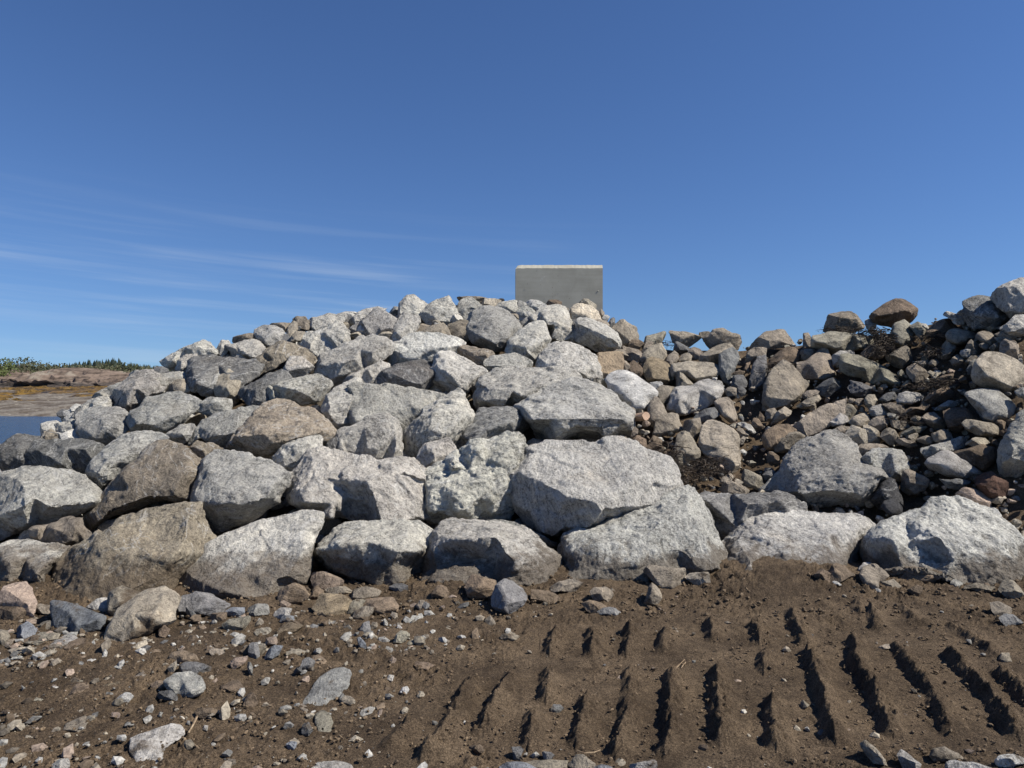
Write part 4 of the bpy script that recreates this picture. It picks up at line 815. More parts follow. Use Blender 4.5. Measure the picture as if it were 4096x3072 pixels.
L|s C flat|190,1420 220,1390 305,1405 280,1432||-|
L|s L|400,1650 470,1600 530,1590 540,1650 500,1700 410,1700||-|
L|s L flat tint=1.05|890,1650 940,1540 1050,1430 1200,1370 1330,1320 1400,1312 1455,1360 1400,1410 1290,1500 1280,1600 1240,1700 900,1720||large pale flat rock half buried in soil at the frame bottom|large half-buried pale rock
L|s N tint=1.2|1570,1220 1620,1175 1750,1180 1740,1220 1640,1258||-|
L|s N tint=1.1 flat|1780,1060 1800,980 1900,930 1990,960 1960,1040 1830,1080||-|
L|s N tint=1.3|1965,1150 1990,1060 2040,1045 2080,1130 2040,1170||-|
L|s B tint=1.1|1680,730 1720,695 1790,700 1805,740 1750,772 1700,765||-|
L|s P tint=.8|1850,830 1920,770 2000,755 1990,800 1900,870||rusty orange flat stone below the grey squared stone|rusty orange stone
L|s L tint=.8|1985,830 2010,800 2045,850 2035,930||-|
L|c W|1505,1305 1515,1278 1535,1280 1530,1312||-|
L|c L|1630,1350 1650,1312 1680,1318 1670,1362||-|
L|c L|1275,1245 1290,1207 1315,1212 1300,1250||-|
L|c B|1810,1640 1840,1585 1900,1590 1910,1640 1850,1655||-|
L|s C flat|1155,630 1200,598 1250,620 1200,648||-|
L|s N tint=1.2|1265,610 1280,520 1330,505 1372,540 1320,620||-|
"""

# ------------------------------------------------------------------ ground: churned soil with the cleat marks of a tracked machine
CLEATS = [('M', '1300,1300 1210,1400 1110,1500', .5), ('M', '1810,940 1680,1150 1560,1400 1400,1590', .9), ('M', '2100,930 1980,1150 1870,1370', 1.0),
          ('N', '400,900 385,1010 370,1130', 1.0), ('N', '270,1250 250,1370 230,1500', .9), ('N', '710,1120 680,1240 660,1350 620,1460', .8),
          ('N', '1060,890 1050,980 1040,1080', .8), ('N', '1040,1120 1020,1230 1000,1350 940,1560', 1.0), ('N', '1390,900 1370,1150 1375,1300 1370,1450 1330,1550', 1.15),
          ('N', '1760,870 1750,1100 1770,1280 1775,1480', 1.2), ('O', '175,1120 185,1250 200,1380 210,1500', 1.1),
          ('N', '450,560 420,650 400,740', 1.0), ('N', '750,565 745,660 740,760', 1.0), ('N', '1050,565 1035,650 1020,750', 1.0), ('N', '1340,560 1330,640 1320,725', 1.0),
          ('N', '1700,490 1710,560 1720,630', .9), ('N', '2050,510 2070,580 2085,650', .9), ('N', '2140,750 2135,820 2130,890', .8),
          ('O', '330,400 380,520 430,660', 1.0), ('O', '460,740 490,820 520,900 590,1130 640,1300 680,1460', 1.25), ('O', '840,640 870,860 930,970 990,1050 1070,1220 1140,1380', 1.25),
          ('O', '1180,680 1290,860 1440,1040 1500,1150 1560,1260 1620,1390', 1.0), ('O', '1600,750 1700,850 1790,940 1950,1130 2050,1280 2150,1420', 1.1),
          ('O', '970,390 1000,460 1030,550', .8), ('O', '860,320 870,360 880,410', .7), ('O', '1240,380 1290,440 1340,500', .6),
          ('O', '2000,900 2130,1010 2300,1180', 1.0), ('O', '1280,505 1430,515 1580,525 1700,575 1830,640 2000,780', .55)]
def build_ground():
    t = np.concatenate([np.linspace(-1.3, -0.8, 60)[:-1], np.linspace(-0.8, 0.8, 980), np.linspace(0.8, 1.3, 60)[1:]])
    rows = np.concatenate([np.linspace(620, 418, 60)[:-1], np.linspace(418, 165, 262)])
    Y = EYE * 709.5 / rows
    YY, TT = np.meshgrid(Y, t, indexing='ij')
    X = TT * YY
    x, y = X.ravel(), YY.ravel()
    z = ground_z(x, y)
    q = np.stack([x, y, np.zeros_like(x)], 1)
    wob = pnoise(q / 0.06 + 3) * 0.010 + pnoise(q / 0.16 + 9) * 0.012 + pnoise(q / 0.022 + 5) * 0.002
    ampn = 0.9 + 0.3 * pnoise(q / 0.22 + 31)
    near = np.full(len(x), 9.0)
    ridge = np.zeros(len(x))
    for tile, text, amp in CLEATS:
        pl = []
        for (px, py) in pts(tile, text):
            d = float(ground_depth(px, py))
            pl.append(((px - 2048) / FPX * d, d))
        pl = np.array(pl)
        lo, hi = pl.min(0) - 0.3, pl.max(0) + 0.3
        sel = np.where((x > lo[0]) & (x < hi[0]) & (y > lo[1]) & (y < hi[1]))[0]
        if not len(sel): continue
        xs, ys = x[sel], y[sel]
        L = np.concatenate([[0], np.cumsum(np.linalg.norm(np.diff(pl, axis=0), axis=1))])
        best = np.full(len(sel), 9.0); side = np.zeros(len(sel)); along = np.zeros(len(sel))
        for i in range(len(pl) - 1):
            p0, d = pl[i], pl[i + 1] - pl[i]
            ln = np.linalg.norm(d); d = d / ln
            rx, ry = xs - p0[0], ys - p0[1]
            tt = rx * d[0] + ry * d[1]
            tc_ = np.clip(tt, 0, ln)
            ex, ey = rx - d[0] * tc_, ry - d[1] * tc_
            dist = np.hypot(ex, ey)
            s = rx * (-d[1]) + ry * d[0]
            b = dist < best
            best[b] = dist[b]; side[b] = np.sign(s[b]); along[b] = L[i] + np.clip(tt[b], -0.1, ln + 0.1) 
        s = best * side + wob[sel]
        a = np.abs(s)
        prof = np.where(s < 0, np.maximum(0, 1 - a / 0.055), 0.75 * np.maximum(0, 1 - a / 0.085) + 0.25 * np.exp(-(a / 0.10) ** 2))
        endf = sstep(along, -0.09, 0.05) * (1 - sstep(along, L[-1] - 0.05, L[-1] + 0.09))
        h = 0.064 * (0.35 + 0.65 * amp) * ampn[sel] * prof * endf
        g = -0.010 * amp * np.exp(-((s + 0.065) / 0.040) ** 2) * endf
        ridge[sel] = np.maximum(ridge[sel], h) + 0.6 * g
        near[sel] = np.minimum(near[sel], best)
    flat = 1 - sstep(near, 0.10, 0.24)
    crest = np.clip(ridge / 0.04, 0, 1)
    flat = flat * (1 - crest)
    lump = sstep(pnoise(q / 0.7 + 77), -0.25, 0.35)
    cl = fbm(q / 0.10, 4, 0.55) * (0.010 + 0.016 * lump) + np.maximum(0, fbm(q / 0.055 + 21, 2)) * 0.018 * lump + np.maximum(0, pnoise(q / 0.034 + 50) - 0.05) * 0.017 + np.maximum(0, pnoise(q / 0.017 + 70) - 0.0) * 0.010 + pnoise(q / 0.009) * 0.0025
    patch = 0.55 + 0.6 * sstep(pnoise(q / 0.45 + 12), -0.3, 0.4)
    edge = 1.0 + 0.35 * sstep(y, 4.7, 5.5)
    z = z + ridge + cl * (patch + 0.4 * crest) * edge * (1 - 0.75 * flat) + pnoise(q / 0.5 + 2) * 0.014
    o = mesh_object('ground', np.stack([x, y, z], 1), grid_faces(len(Y), len(t)), SOIL, smooth=True)
    tag(o, 'brown churned sandy soil with cleat marks of a tracked machine', 'ground', kind='structure')
build_ground()

def build_outer_ground():
    xs = np.linspace(-14, 40, 60); ys = np.concatenate([np.linspace(-25, 2.3, 20), np.linspace(2.6, 7.2, 12)])
    YY, XX = np.meshgrid(ys, xs, indexing='ij')
    q = np.stack([XX.ravel(), YY.ravel(), np.zeros(XX.size)], 1)
    z = -0.10 + 0.05 * pnoise(q / 3.0) - 1.2 * sstep(-XX.ravel(), 8.5, 13) - 1.5 * sstep(-YY.ravel(), 15, 25)
    o = mesh_object('ground_beyond', np.stack([q[:, 0], q[:, 1], z], 1), grid_faces(len(ys), len(xs)), SOIL, smooth=True)
    tag(o, 'bare soil lying around the work area', 'ground', kind='structure')
build_outer_ground()

def build_bank_core():
    px = np.linspace(-1500, 6000, 170)
    b, c, y0, y1 = profile(px)
    z1 = EYE + (1536.0 - c) / FPX * y1
    V = []
    fr = np.concatenate([np.linspace(0, 1, 45), [1.12, 1.25]])
    for f in fr:
        Yd = y0 + (y1 - y0) * min(f, 1) + (f - 1) * 8 * (f > 1)
        Z = z1 * min(f, 1)
        g = sstep(px, 2350, 2650)                      # nearer the surface under the small rubble
        off = 0.36 * (1 - g) + 0.17 * g
        q = np.stack([px / 130.0, np.full_like(px, f * 30), np.zeros_like(px)], 1)
        Z = Z - off - 0.04 * float(sstep(f, 0.8, 1.0)) + 0.05 * pnoise(q) - 0.1 * (1 - min(1, f * 4))
        V.append(np.stack([(px - 2048) / FPX * Yd, Yd + off * 0.5, Z], 1))
    last = V[-1].copy()
    for dy, dz in ((3.0, -1.5), (6.0, -3.5), (8.0, -5.5)):
        w = last.copy(); w[:, 1] += dy; w[:, 2] += dz; V.append(w)
    V = np.array(V)
    o = mesh_object('terrain', V.reshape(-1, 3), grid_faces(V.shape[0], V.shape[1]), SOIL, smooth=True)
    tag(o, 'dark earth core of the rock bank seen in gaps', 'earth bank', kind='structure')
build_bank_core()

# ------------------------------------------------------------------ water and the far shore
def build_water():
    m = Mat('sea_water')
    v = m.mapped(m.coords(), (0.55, 1.6, 1.0))
    w1 = m.noise(v, 2.0, 4, 0.6, 0.4)
    w2 = m.noise(v, 4.5, 3, 0.6)
    m.b.inputs['Specular IOR Level'].default_value = 0.5
    m.b.inputs['IOR'].default_value = 1.33
    mat = m.done((0.020, 0.055, 0.115), m.bump(m.math('ADD', w1, m.math('MULTIPLY', w2, 0.35)), 0.8, 0.3), 0.16)
    xs = np.linspace(-2500, 2500, 41); ys = np.concatenate([np.linspace(9, 120, 20), np.linspace(140, 4500, 20)])
    YY, XX = np.meshgrid(ys, xs, indexing='ij')
    o = mesh_object('water', np.stack([XX.ravel(), YY.ravel(), np.full(XX.size, -0.6)], 1), grid_faces(len(ys), len(xs)), mat)
    tag(o, 'rippled dark blue tidal water', 'water', kind='structure')
build_water()

BEACH_Y, BEACH_Z = [44, 48, 55, 62, 74, 86, 100, 140], [-1.2, -0.62, 0.10, 0.48, 0.86, 1.15, 2.3, 2.8]
def build_far_shore():
    m = Mat('tidal_flat')
    v = m.coords()
    f = m.noise(v, 0.55, 6, 0.65, 0.4)
    f2 = m.noise(v, 5.0, 5, 0.75)
    c = m.mix(m.ramp(f, 0.38, 0.62), (0.10, 0.078, 0.058), (0.23, 0.205, 0.17))
    vo = m.n('ShaderNodeTexVoronoi'); vo.inputs['Scale'].default_value = 1.9
    m.l(v, vo.inputs['Vector'])
    peb = m.math('MULTIPLY', m.ramp(vo.outputs['Distance'], 0.30, 0.16), m.ramp(vo.outputs['Color'], 0.62, 0.7))
    c = m.mix(m.math('MULTIPLY', peb, 0.8), c, (0.50, 0.45, 0.37))
    c = m.mix(m.ramp(f2, 0.4, 0.6), m.mix(1.0, c, (0.7, 0.69, 0.67), 'MULTIPLY'), c)
    flat = m.done(c, m.bump(f2, 0.8, 0.12), 0.8)
    xs = np.linspace(-140, 30, 330); ys = np.concatenate([np.linspace(45, 90, 90), np.linspace(92, 140, 20)])
    YY, XX = np.meshgrid(ys, xs, indexing='ij')
    x, y = XX.ravel(), YY.ravel()
    q = np.stack([x, y, np.zeros_like(x)], 1)
    yy = y + 1.2 * pnoise(q / 9.0) + 0.05 * (x + 30)
    z = np.interp(yy, BEACH_Y, BEACH_Z) + 0.14 * fbm(q / 5.0, 4) + 0.05 * pnoise(q / 0.8)
    tag(mesh_object('beach', np.stack([x, y, z], 1), grid_faces(len(ys), len(xs)), flat, smooth=True), 'pebbly grey-brown tidal beach across the water', 'beach', kind='structure')

    # ledge: bedrock step, black algae zone below, pink-brown granite above
    m = Mat('shore_bedrock')
    v = m.coords()
    sp = m.n('ShaderNodeSeparateXYZ'); m.l(v, sp.inputs[0])
    f = m.noise(m.mapped(v, (0.5, 0.5, 2.2)), 0.8, 7, 0.68, 0.5)
    up = m.mix(m.ramp(f, 0.35, 0.65), (0.060, 0.045, 0.035), (0.175, 0.132, 0.104))
    up = m.mix(m.ramp(m.noise(v, 0.25, 4, 0.6), 0.55, 0.65), up, (0.21, 0.18, 0.145))
    dk = m.mix(m.ramp(f, 0.4, 0.6), (0.030, 0.026, 0.024), (0.085, 0.068, 0.058))
    c = m.mix(m.ramp(m.math('ADD', sp.outputs[2], m.math('MULTIPLY', f, 0.9)), 2.05, 2.5), dk, up)
    rock = m.done(c, m.bump(f, 0.8, 0.3), 0.85)
    def ledge(cx0, cx1, yb, h0, h1, seed, label):
        xs = np.linspace(cx0, cx1, 260); us = np.linspace(0, 1, 46)
        UU, XX = np.meshgrid(us, xs, indexing='ij')
        x, u = XX.ravel(), UU.ravel()
        q = np.stack([x, u * 9, np.full_like(x, seed)], 1)
        top = np.interp(x, np.linspace(cx0, cx1, 5), h1) + 0.45 * fbm(np.stack([x / 5.0, np.full_like(x, seed), np.zeros_like(x)], 1), 4)
        st = u * 3.2 + 0.55 * fbm(q / 3.5, 4)
        terr = (np.floor(st) + sstep(st - np.floor(st), 0.55, 0.95)) / 3.2
        terr = np.clip(0.5 * u + 0.5 * terr, 0, 1.05)
        z = h0 + (top - h0) * terr + 0.22 * fbm(q / 0.8, 4, 0.6)
        endf = sstep(x, cx0, cx0 + 6) * (1 - sstep(x, cx1 - 9, cx1))
        z = 0.3 + (z - 0.3) * endf
        y = yb + 9.0 * u ** 1.6 + 1.5 * fbm(q / 4.0 + 5, 3) + np.abs(x - (cx0 + cx1) / 2) * 0.02
        V = np.stack([x, y, z], 1)
        nr, nc = len(us), len(xs)
        back = V[-nc:].copy(); back[:, 1] += 14; back[:, 2] -= 0.2
        back2 = back.copy(); back2[:, 1] += 6; back2[:, 2] -= 5
        V = np.concatenate([V, back, back2])
        o = mesh_object('rock_ledge', V, grid_faces(nr + 2, nc), rock, smooth=False, origin=(0.5 * (cx0 + cx1), yb, 0))
        for p_ in o.data.vertices: pass
        tag(o, label, 'rock ledge')
        return o
    # the zone colours use heights above the sea, so keep object height equal to world height
    ledge(-82, -37.0, 84, 0.95, [2.2, 3.2, 3.5, 3.1, 2.0], 3.0, 'pink-brown bedrock ledge with black algae band across the water')

    # kelp beds left by the tide
    m = Mat('wet_rockweed')
    v = m.mapped(m.coords(), (1.0, 0.45, 1.0))
    f = m.noise(v, 1.3, 6, 0.7, 1.5)
    kelp = m.done(m.mix(m.ramp(f, 0.38, 0.6), (0.030, 0.021, 0.009), (0.20, 0.12, 0.028)), m.bump(f, 1.0, 0.25), 0.45)
    V, F = [], []
    kr = np.random.default_rng(5)
    def mound(cx, cy, rx, ry, h):
        n0 = len(V); nr, nc = 12, 30
        for i in range(nr):
            for j in range(nc):
                a = 2 * math.pi * j / nc; r = i / (nr - 1)
                w = 1 + 0.25 * math.sin(3 * a + cx) + 0.12 * math.sin(7 * a + cy)
                x, y = cx + rx * w * r * math.cos(a), cy + ry * w * r * math.sin(a)
                yy = y + 0.05 * (x + 30)
                base = float(np.interp(yy, BEACH_Y, BEACH_Z))
                V.append((x, y, base - 0.12 + h * (1 - r * r) + 0.07 * math.sin(x * 5 + y * 2) + 0.05 * kr.normal()))
        for i in range(nr - 1):
            for j in range(nc):
                F.append((n0 + i * nc + j, n0 + i * nc + (j + 1) % nc, n0 + (i + 1) * nc + (j + 1) % nc, n0 + (i + 1) * nc + j))
    for a in ((-46, 78, 8, 5.5, 0.4), (-40.5, 73, 7, 6.5, 0.4), (-54, 80, 7, 4, 0.4), (-60, 77, 7, 3.0, 0.35), (-52, 66.5, 7.5, 3.0, 0.3), (-45, 61, 4.0, 2.2, 0.35), (-58, 70, 6, 2.2, 0.3),
              (-42.5, 58.2, 3.0, 1.3, 0.25), (-36, 66, 5, 4.2, 0.4), (-49, 72, 2.0, 0.8, 0.3), (-34, 73, 6, 5, .4), (-47, 84, 9, 2.5, .35)):
        mound(*a)
    tag(mesh_object('seaweed_beds', V, F, kelp, smooth=True), 'golden brown rockweed beds on the far tidal beach', 'seaweed', kind='stuff')

    # boulders at the head of the far beach
    return
build_far_shore()

def build_treeline():
    m = Mat('distant_spruce')
    v = m.coords()
    f = m.noise(v, 0.6, 4, 0.7)
    mat = m.done(m.mix(m.ramp(f, 0.35, 0.65), (0.022, 0.034, 0.028), (0.048, 0.064, 0.046)), None, 0.95)  # bluish haze of distance is painted into both spruce colours
    V, F = [], []
    tr = random.Random(21)
    for k in range(1700):
        row = tr.random()
        Y = 300 + 110 * row
        ang = -0.80 + 0.62 * tr.random()
        x = ang * Y
        h = (9.2 + 3.0 * tr.random()) * (1.0 + 0.12 * math.sin(ang * 31)) * (0.86 if ang > -0.55 else 1.0)
        r = h * (0.14 + 0.07 * tr.random())
        base = -0.3 + 2.4 * row
        n = 6
        tiers = 4
        for t_ in range(tiers):
            z0 = base + h * (0.08 + 0.22 * t_); z1 = min(base + h, z0 + h * (0.40 if t_ < 3 else 0.3))
            rr = r * (1 - 0.22 * t_)
            n0 = len(V)
            for j in range(n):
                a = 2 * math.pi * j / n + tr.random()
                q_ = rr * (0.7 + 0.6 * tr.random())
                V.append((x + q_ * math.cos(a), Y + q_ * math.sin(a), z0 - 0.04 * h * tr.random()))
            V.append((x + 0.1 * tr.random(), Y, z1))
            for j in range(n):
                F.append((n0 + j, n0 + (j + 1) % n, n0 + n))
    tag(mesh_object('treeline', V, F, mat), 'dark spruce forest along the far shore', 'forest', kind='stuff')
    V2 = []
    xs = np.linspace(-420, 40, 60)
    for y_, z_ in ((285, -1.2), (296, 0.3), (330, 1.2), (460, 3.0), (520, -1.5)):
        V2 += [(a, y_, z_) for a in xs]
    g = make_plain('far_land', (0.05, 0.06, 0.03), (0.10, 0.09, 0.06), 0.1)
    tag(mesh_object('hills', V2, grid_faces(5, 60), g), 'low far shore carrying the spruce forest', 'far shore', kind='structure')
build_treeline()

def build_shrubs():
    sr = random.Random(4)
    twig = make_plain('shrub_twig', (0.07, 0.05, 0.04), (0.13, 0.10, 0.08), 3)
    kinds = [make_plain('bright_shrub_leaf', (0.045, 0.062, 0.018), (0.095, 0.115, 0.034), 2.5, rough=0.7), make_plain('dull_shrub_leaf', (0.045, 0.052, 0.026), (0.105, 0.105, 0.06), 2.0, rough=0.8),
             make_plain('dark_shrub_leaf', (0.025, 0.034, 0.016), (0.06, 0.068, 0.03), 2.0, rough=0.8)]
    names = ['bright yellow-green', 'dull grey-green', 'dark green']
    spots = [(-66.5, 92, 2.9, 2.2, 0), (-65, 89, 1.7, 1.7, 0), (-63.8, 95, 2.3, 2.4, 1), (-61.5, 97, 2.0, 2.6, 1), (-59.2, 98, 1.8, 2.6, 1), (-56.5, 99, 2.0, 2.8, 1), (-54, 100, 2.1, 2.6, 2),
             (-51.5, 100, 1.7, 2.6, 1), (-48.8, 99, 1.6, 2.2, 2), (-46.2, 98, 1.3, 2.0, 2), (-66.8, 96, 2.9, 2.6, 2), (-58, 103, 2.3, 3.2, 2), (-71, 94, 2.9, 3.0, 1), (-62.0, 93, 1.1, 1.4, 0)]
    where = ['tallest at the frame edge', 'low, beside the tallest shrub', 'behind the pale shore stones', 'second inland from the green ones', 'over the ledge shoulder', 'over the ledge top',
             'dense, against the spruces', 'thin, on the ledge crest', 'low on the ledge crest', 'last and lowest along the ledge', 'behind the bright shrubs', 'set back among the duller ones', 'outermost by the frame edge', 'small tuft before the pale stones']
    for (x, y, h, r, k), w in zip(spots, where):
        root = bpy.data.objects.new('shrub', None)
        base = 2.35 if k else 2.1
        root.location = (x, y, base); COL.objects.link(root)
        tag(root, '%s shore shrub, %s' % (names[k], w), 'shrub', 'shrubs on the far shore')
        V, F = [], []
        for _ in range(520):
            a, b, rr = sr.random() * 6.283, math.acos(2 * sr.random() - 1), (0.35 + 0.65 * sr.random() ** 0.5)
            lump = 1 + 0.25 * math.sin(3 * a + x) * math.sin(2 * b)
            p = Vector((r * rr * lump * math.cos(a) * math.sin(b), r * rr * lump * math.sin(a) * math.sin(b), h * 0.52 + h * 0.5 * rr * lump * math.cos(b)))
            s = 0.08 + 0.11 * sr.random()
            u = Vector((sr.uniform(-1, 1), sr.uniform(-1, 1), sr.uniform(-1, 1))).normalized()
            w2 = u.orthogonal().normalized()
            n0 = len(V)
            V += [p + u * s, p + w2 * s * 0.6, p - u * s, p - w2 * s * 0.6]
            F.append((n0, n0 + 1, n0 + 2, n0 + 3))
        mesh_object('crown', [tuple(q) for q in V], F, kinds[k], root)
        V, F = [], []
        for _ in range(7):
            a = sr.random() * 6.283
            e = Vector((r * 0.6 * math.cos(a), r * 0.6 * math.sin(a), h * (0.6 + 0.35 * sr.random())))
            n0 = len(V)
            for (p, w2) in ((Vector((0, 0, -1.2)), 0.06), (e * 0.5 + Vector((0, 0, 0.2)), 0.04), (e, 0.015)):
                for j in range(4):
                    V.append(tuple(p + Vector((w2 * math.cos(j * 1.571), w2 * math.sin(j * 1.571), 0))))
            for i in range(2):
                for j in range(4):
                    F.append((n0 + i * 4 + j, n0 + i * 4 + (j + 1) % 4, n0 + (i + 1) * 4 + (j + 1) % 4, n0 + (i + 1) * 4 + j))
        mesh_object('trunk', V, F, twig, root)
build_shrubs()

# ------------------------------------------------------------------ concrete block on the crest
def build_concrete():
    Y = 13.0
    s = Y / FPX
    xa, xb = (2062 - 2048) * s, (2411 - 2048) * s
    zt = EYE + (1536 - 1058) * s
    zb = 1.9
    ch = 0.068
    dep = 1.1
    bm = bmesh.new()
    prof = [(0, zb), (0, zt - ch), (ch * 0.9, zt), (dep - ch, zt), (dep, zt - ch), (dep, zb)]
    nx = 40
    rows = []
    for i in range(nx + 1):
        x = xa + (xb - xa) * i / nx
        rows.append([bm.verts.new((x, Y + py_, pz_)) for (py_, pz_) in prof])
    for i in range(nx):
        for j in range(len(prof) - 1):
            bm.faces.new((rows[i][j], rows[i + 1][j], rows[i + 1][j + 1], rows[i][j + 1]))
    bm.faces.new(rows[0]); bm.faces.new(list(reversed(rows[-1])))
    # broken arris: the chamfer wanders a little and its end corner is knocked off
    cr = random.Random(3)
    for i, r in enumerate(rows):
        r[1].co.z += 0.004 * cr.uniform(-1, 1)
        r[2].co.z += 0.003 * cr.uniform(-1, 1)
    rows[0][2].co.z -= 0.05; rows[0][2].co.x += 0.015; rows[0][1].co.z -= 0.012
    rows[1][2].co.z -= 0.012
    bm.normal_update()
    bmesh.ops.recalc_face_normals(bm, faces=bm.faces)
    me = bpy.data.meshes.new('concrete_block'); bm.to_mesh(me); bm.free()
    me.materials.append(CONCRETE)
    o = bpy.data.objects.new('concrete_block', me); COL.objects.link(o)
    tag(o, 'grey cast concrete block standing on the crest of the rock pile', 'concrete block')
    # small nubs and a broken tie left on the face
    for (px, py, r) in ((2392, 1164, 0.010), (2234, 1173, 0.007), (2180, 1192, 0.006), (2101, 1156, 0.006)):
        bm = bmesh.new()
        bmesh.ops.create_icosphere(bm, subdivisions=2, radius=r)
        for v_ in bm.verts:
            v_.co *= 1 + 0.25 * cr.uniform(-1, 1); v_.co.y *= 0.9
        me = bpy.data.meshes.new('concrete_nub'); bm.to_mesh(me); bm.free()
        me.materials.append(CONCRETE)
        k = bpy.data.objects.new('concrete_nub', me)
        k.location = (( px - 2048) * s, Y - 0.002, EYE + (1536 - py) * s); COL.objects.link(k); k.parent = o
build_concrete()

# ------------------------------------------------------------------ stones
PAL = {'W': ((.47, .46, .44), 'white'), 'G': ((.31, .303, .288), 'grey'), 'D': ((.15, .148, .146), 'dark grey'), 'B': ((.235, .202, .162), 'brown-grey'), 'N': ((.145, .110, .079), 'brown'),
       'T': ((.315, .277, .22), 'tan'), 'C': ((.44, .395, .315), 'cream'), 'Y': ((.24, .19, .13), 'ochre'), 'P': ((.30, .235, .19), 'pinkish'), 'R': ((.10, .058, .042), 'rust-red'),
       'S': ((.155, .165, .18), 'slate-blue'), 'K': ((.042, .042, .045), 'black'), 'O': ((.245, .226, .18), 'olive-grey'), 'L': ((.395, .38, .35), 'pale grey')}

class Stone: pass
stones = []
for line in ROCKS.strip().splitlines():
    tile, opt, outl, rid, label, nick = line.split('|')
    ops = opt.split()
    st = Stone()
    st.i = len(stones); st.tile = tile; st.mat = ops[0]; st.colkey = ops[1]
    st.o = dict(tint=1.0, k=0.5, o=0.25, dz=0.0, rough=1.0, smooth=None, flat=0)
    for a in ops[2:]:
        if '=' in a:
            kk, vv = a.split('='); st.o[kk] = float(vv)
        else:
            st.o[a] = 1
    st.out = pts(tile, outl); st.rid = pts(tile, rid) if rid.strip() else []
    st.label = None if label == '-' else label
    st.nick = nick.strip()
    stones.append(st)

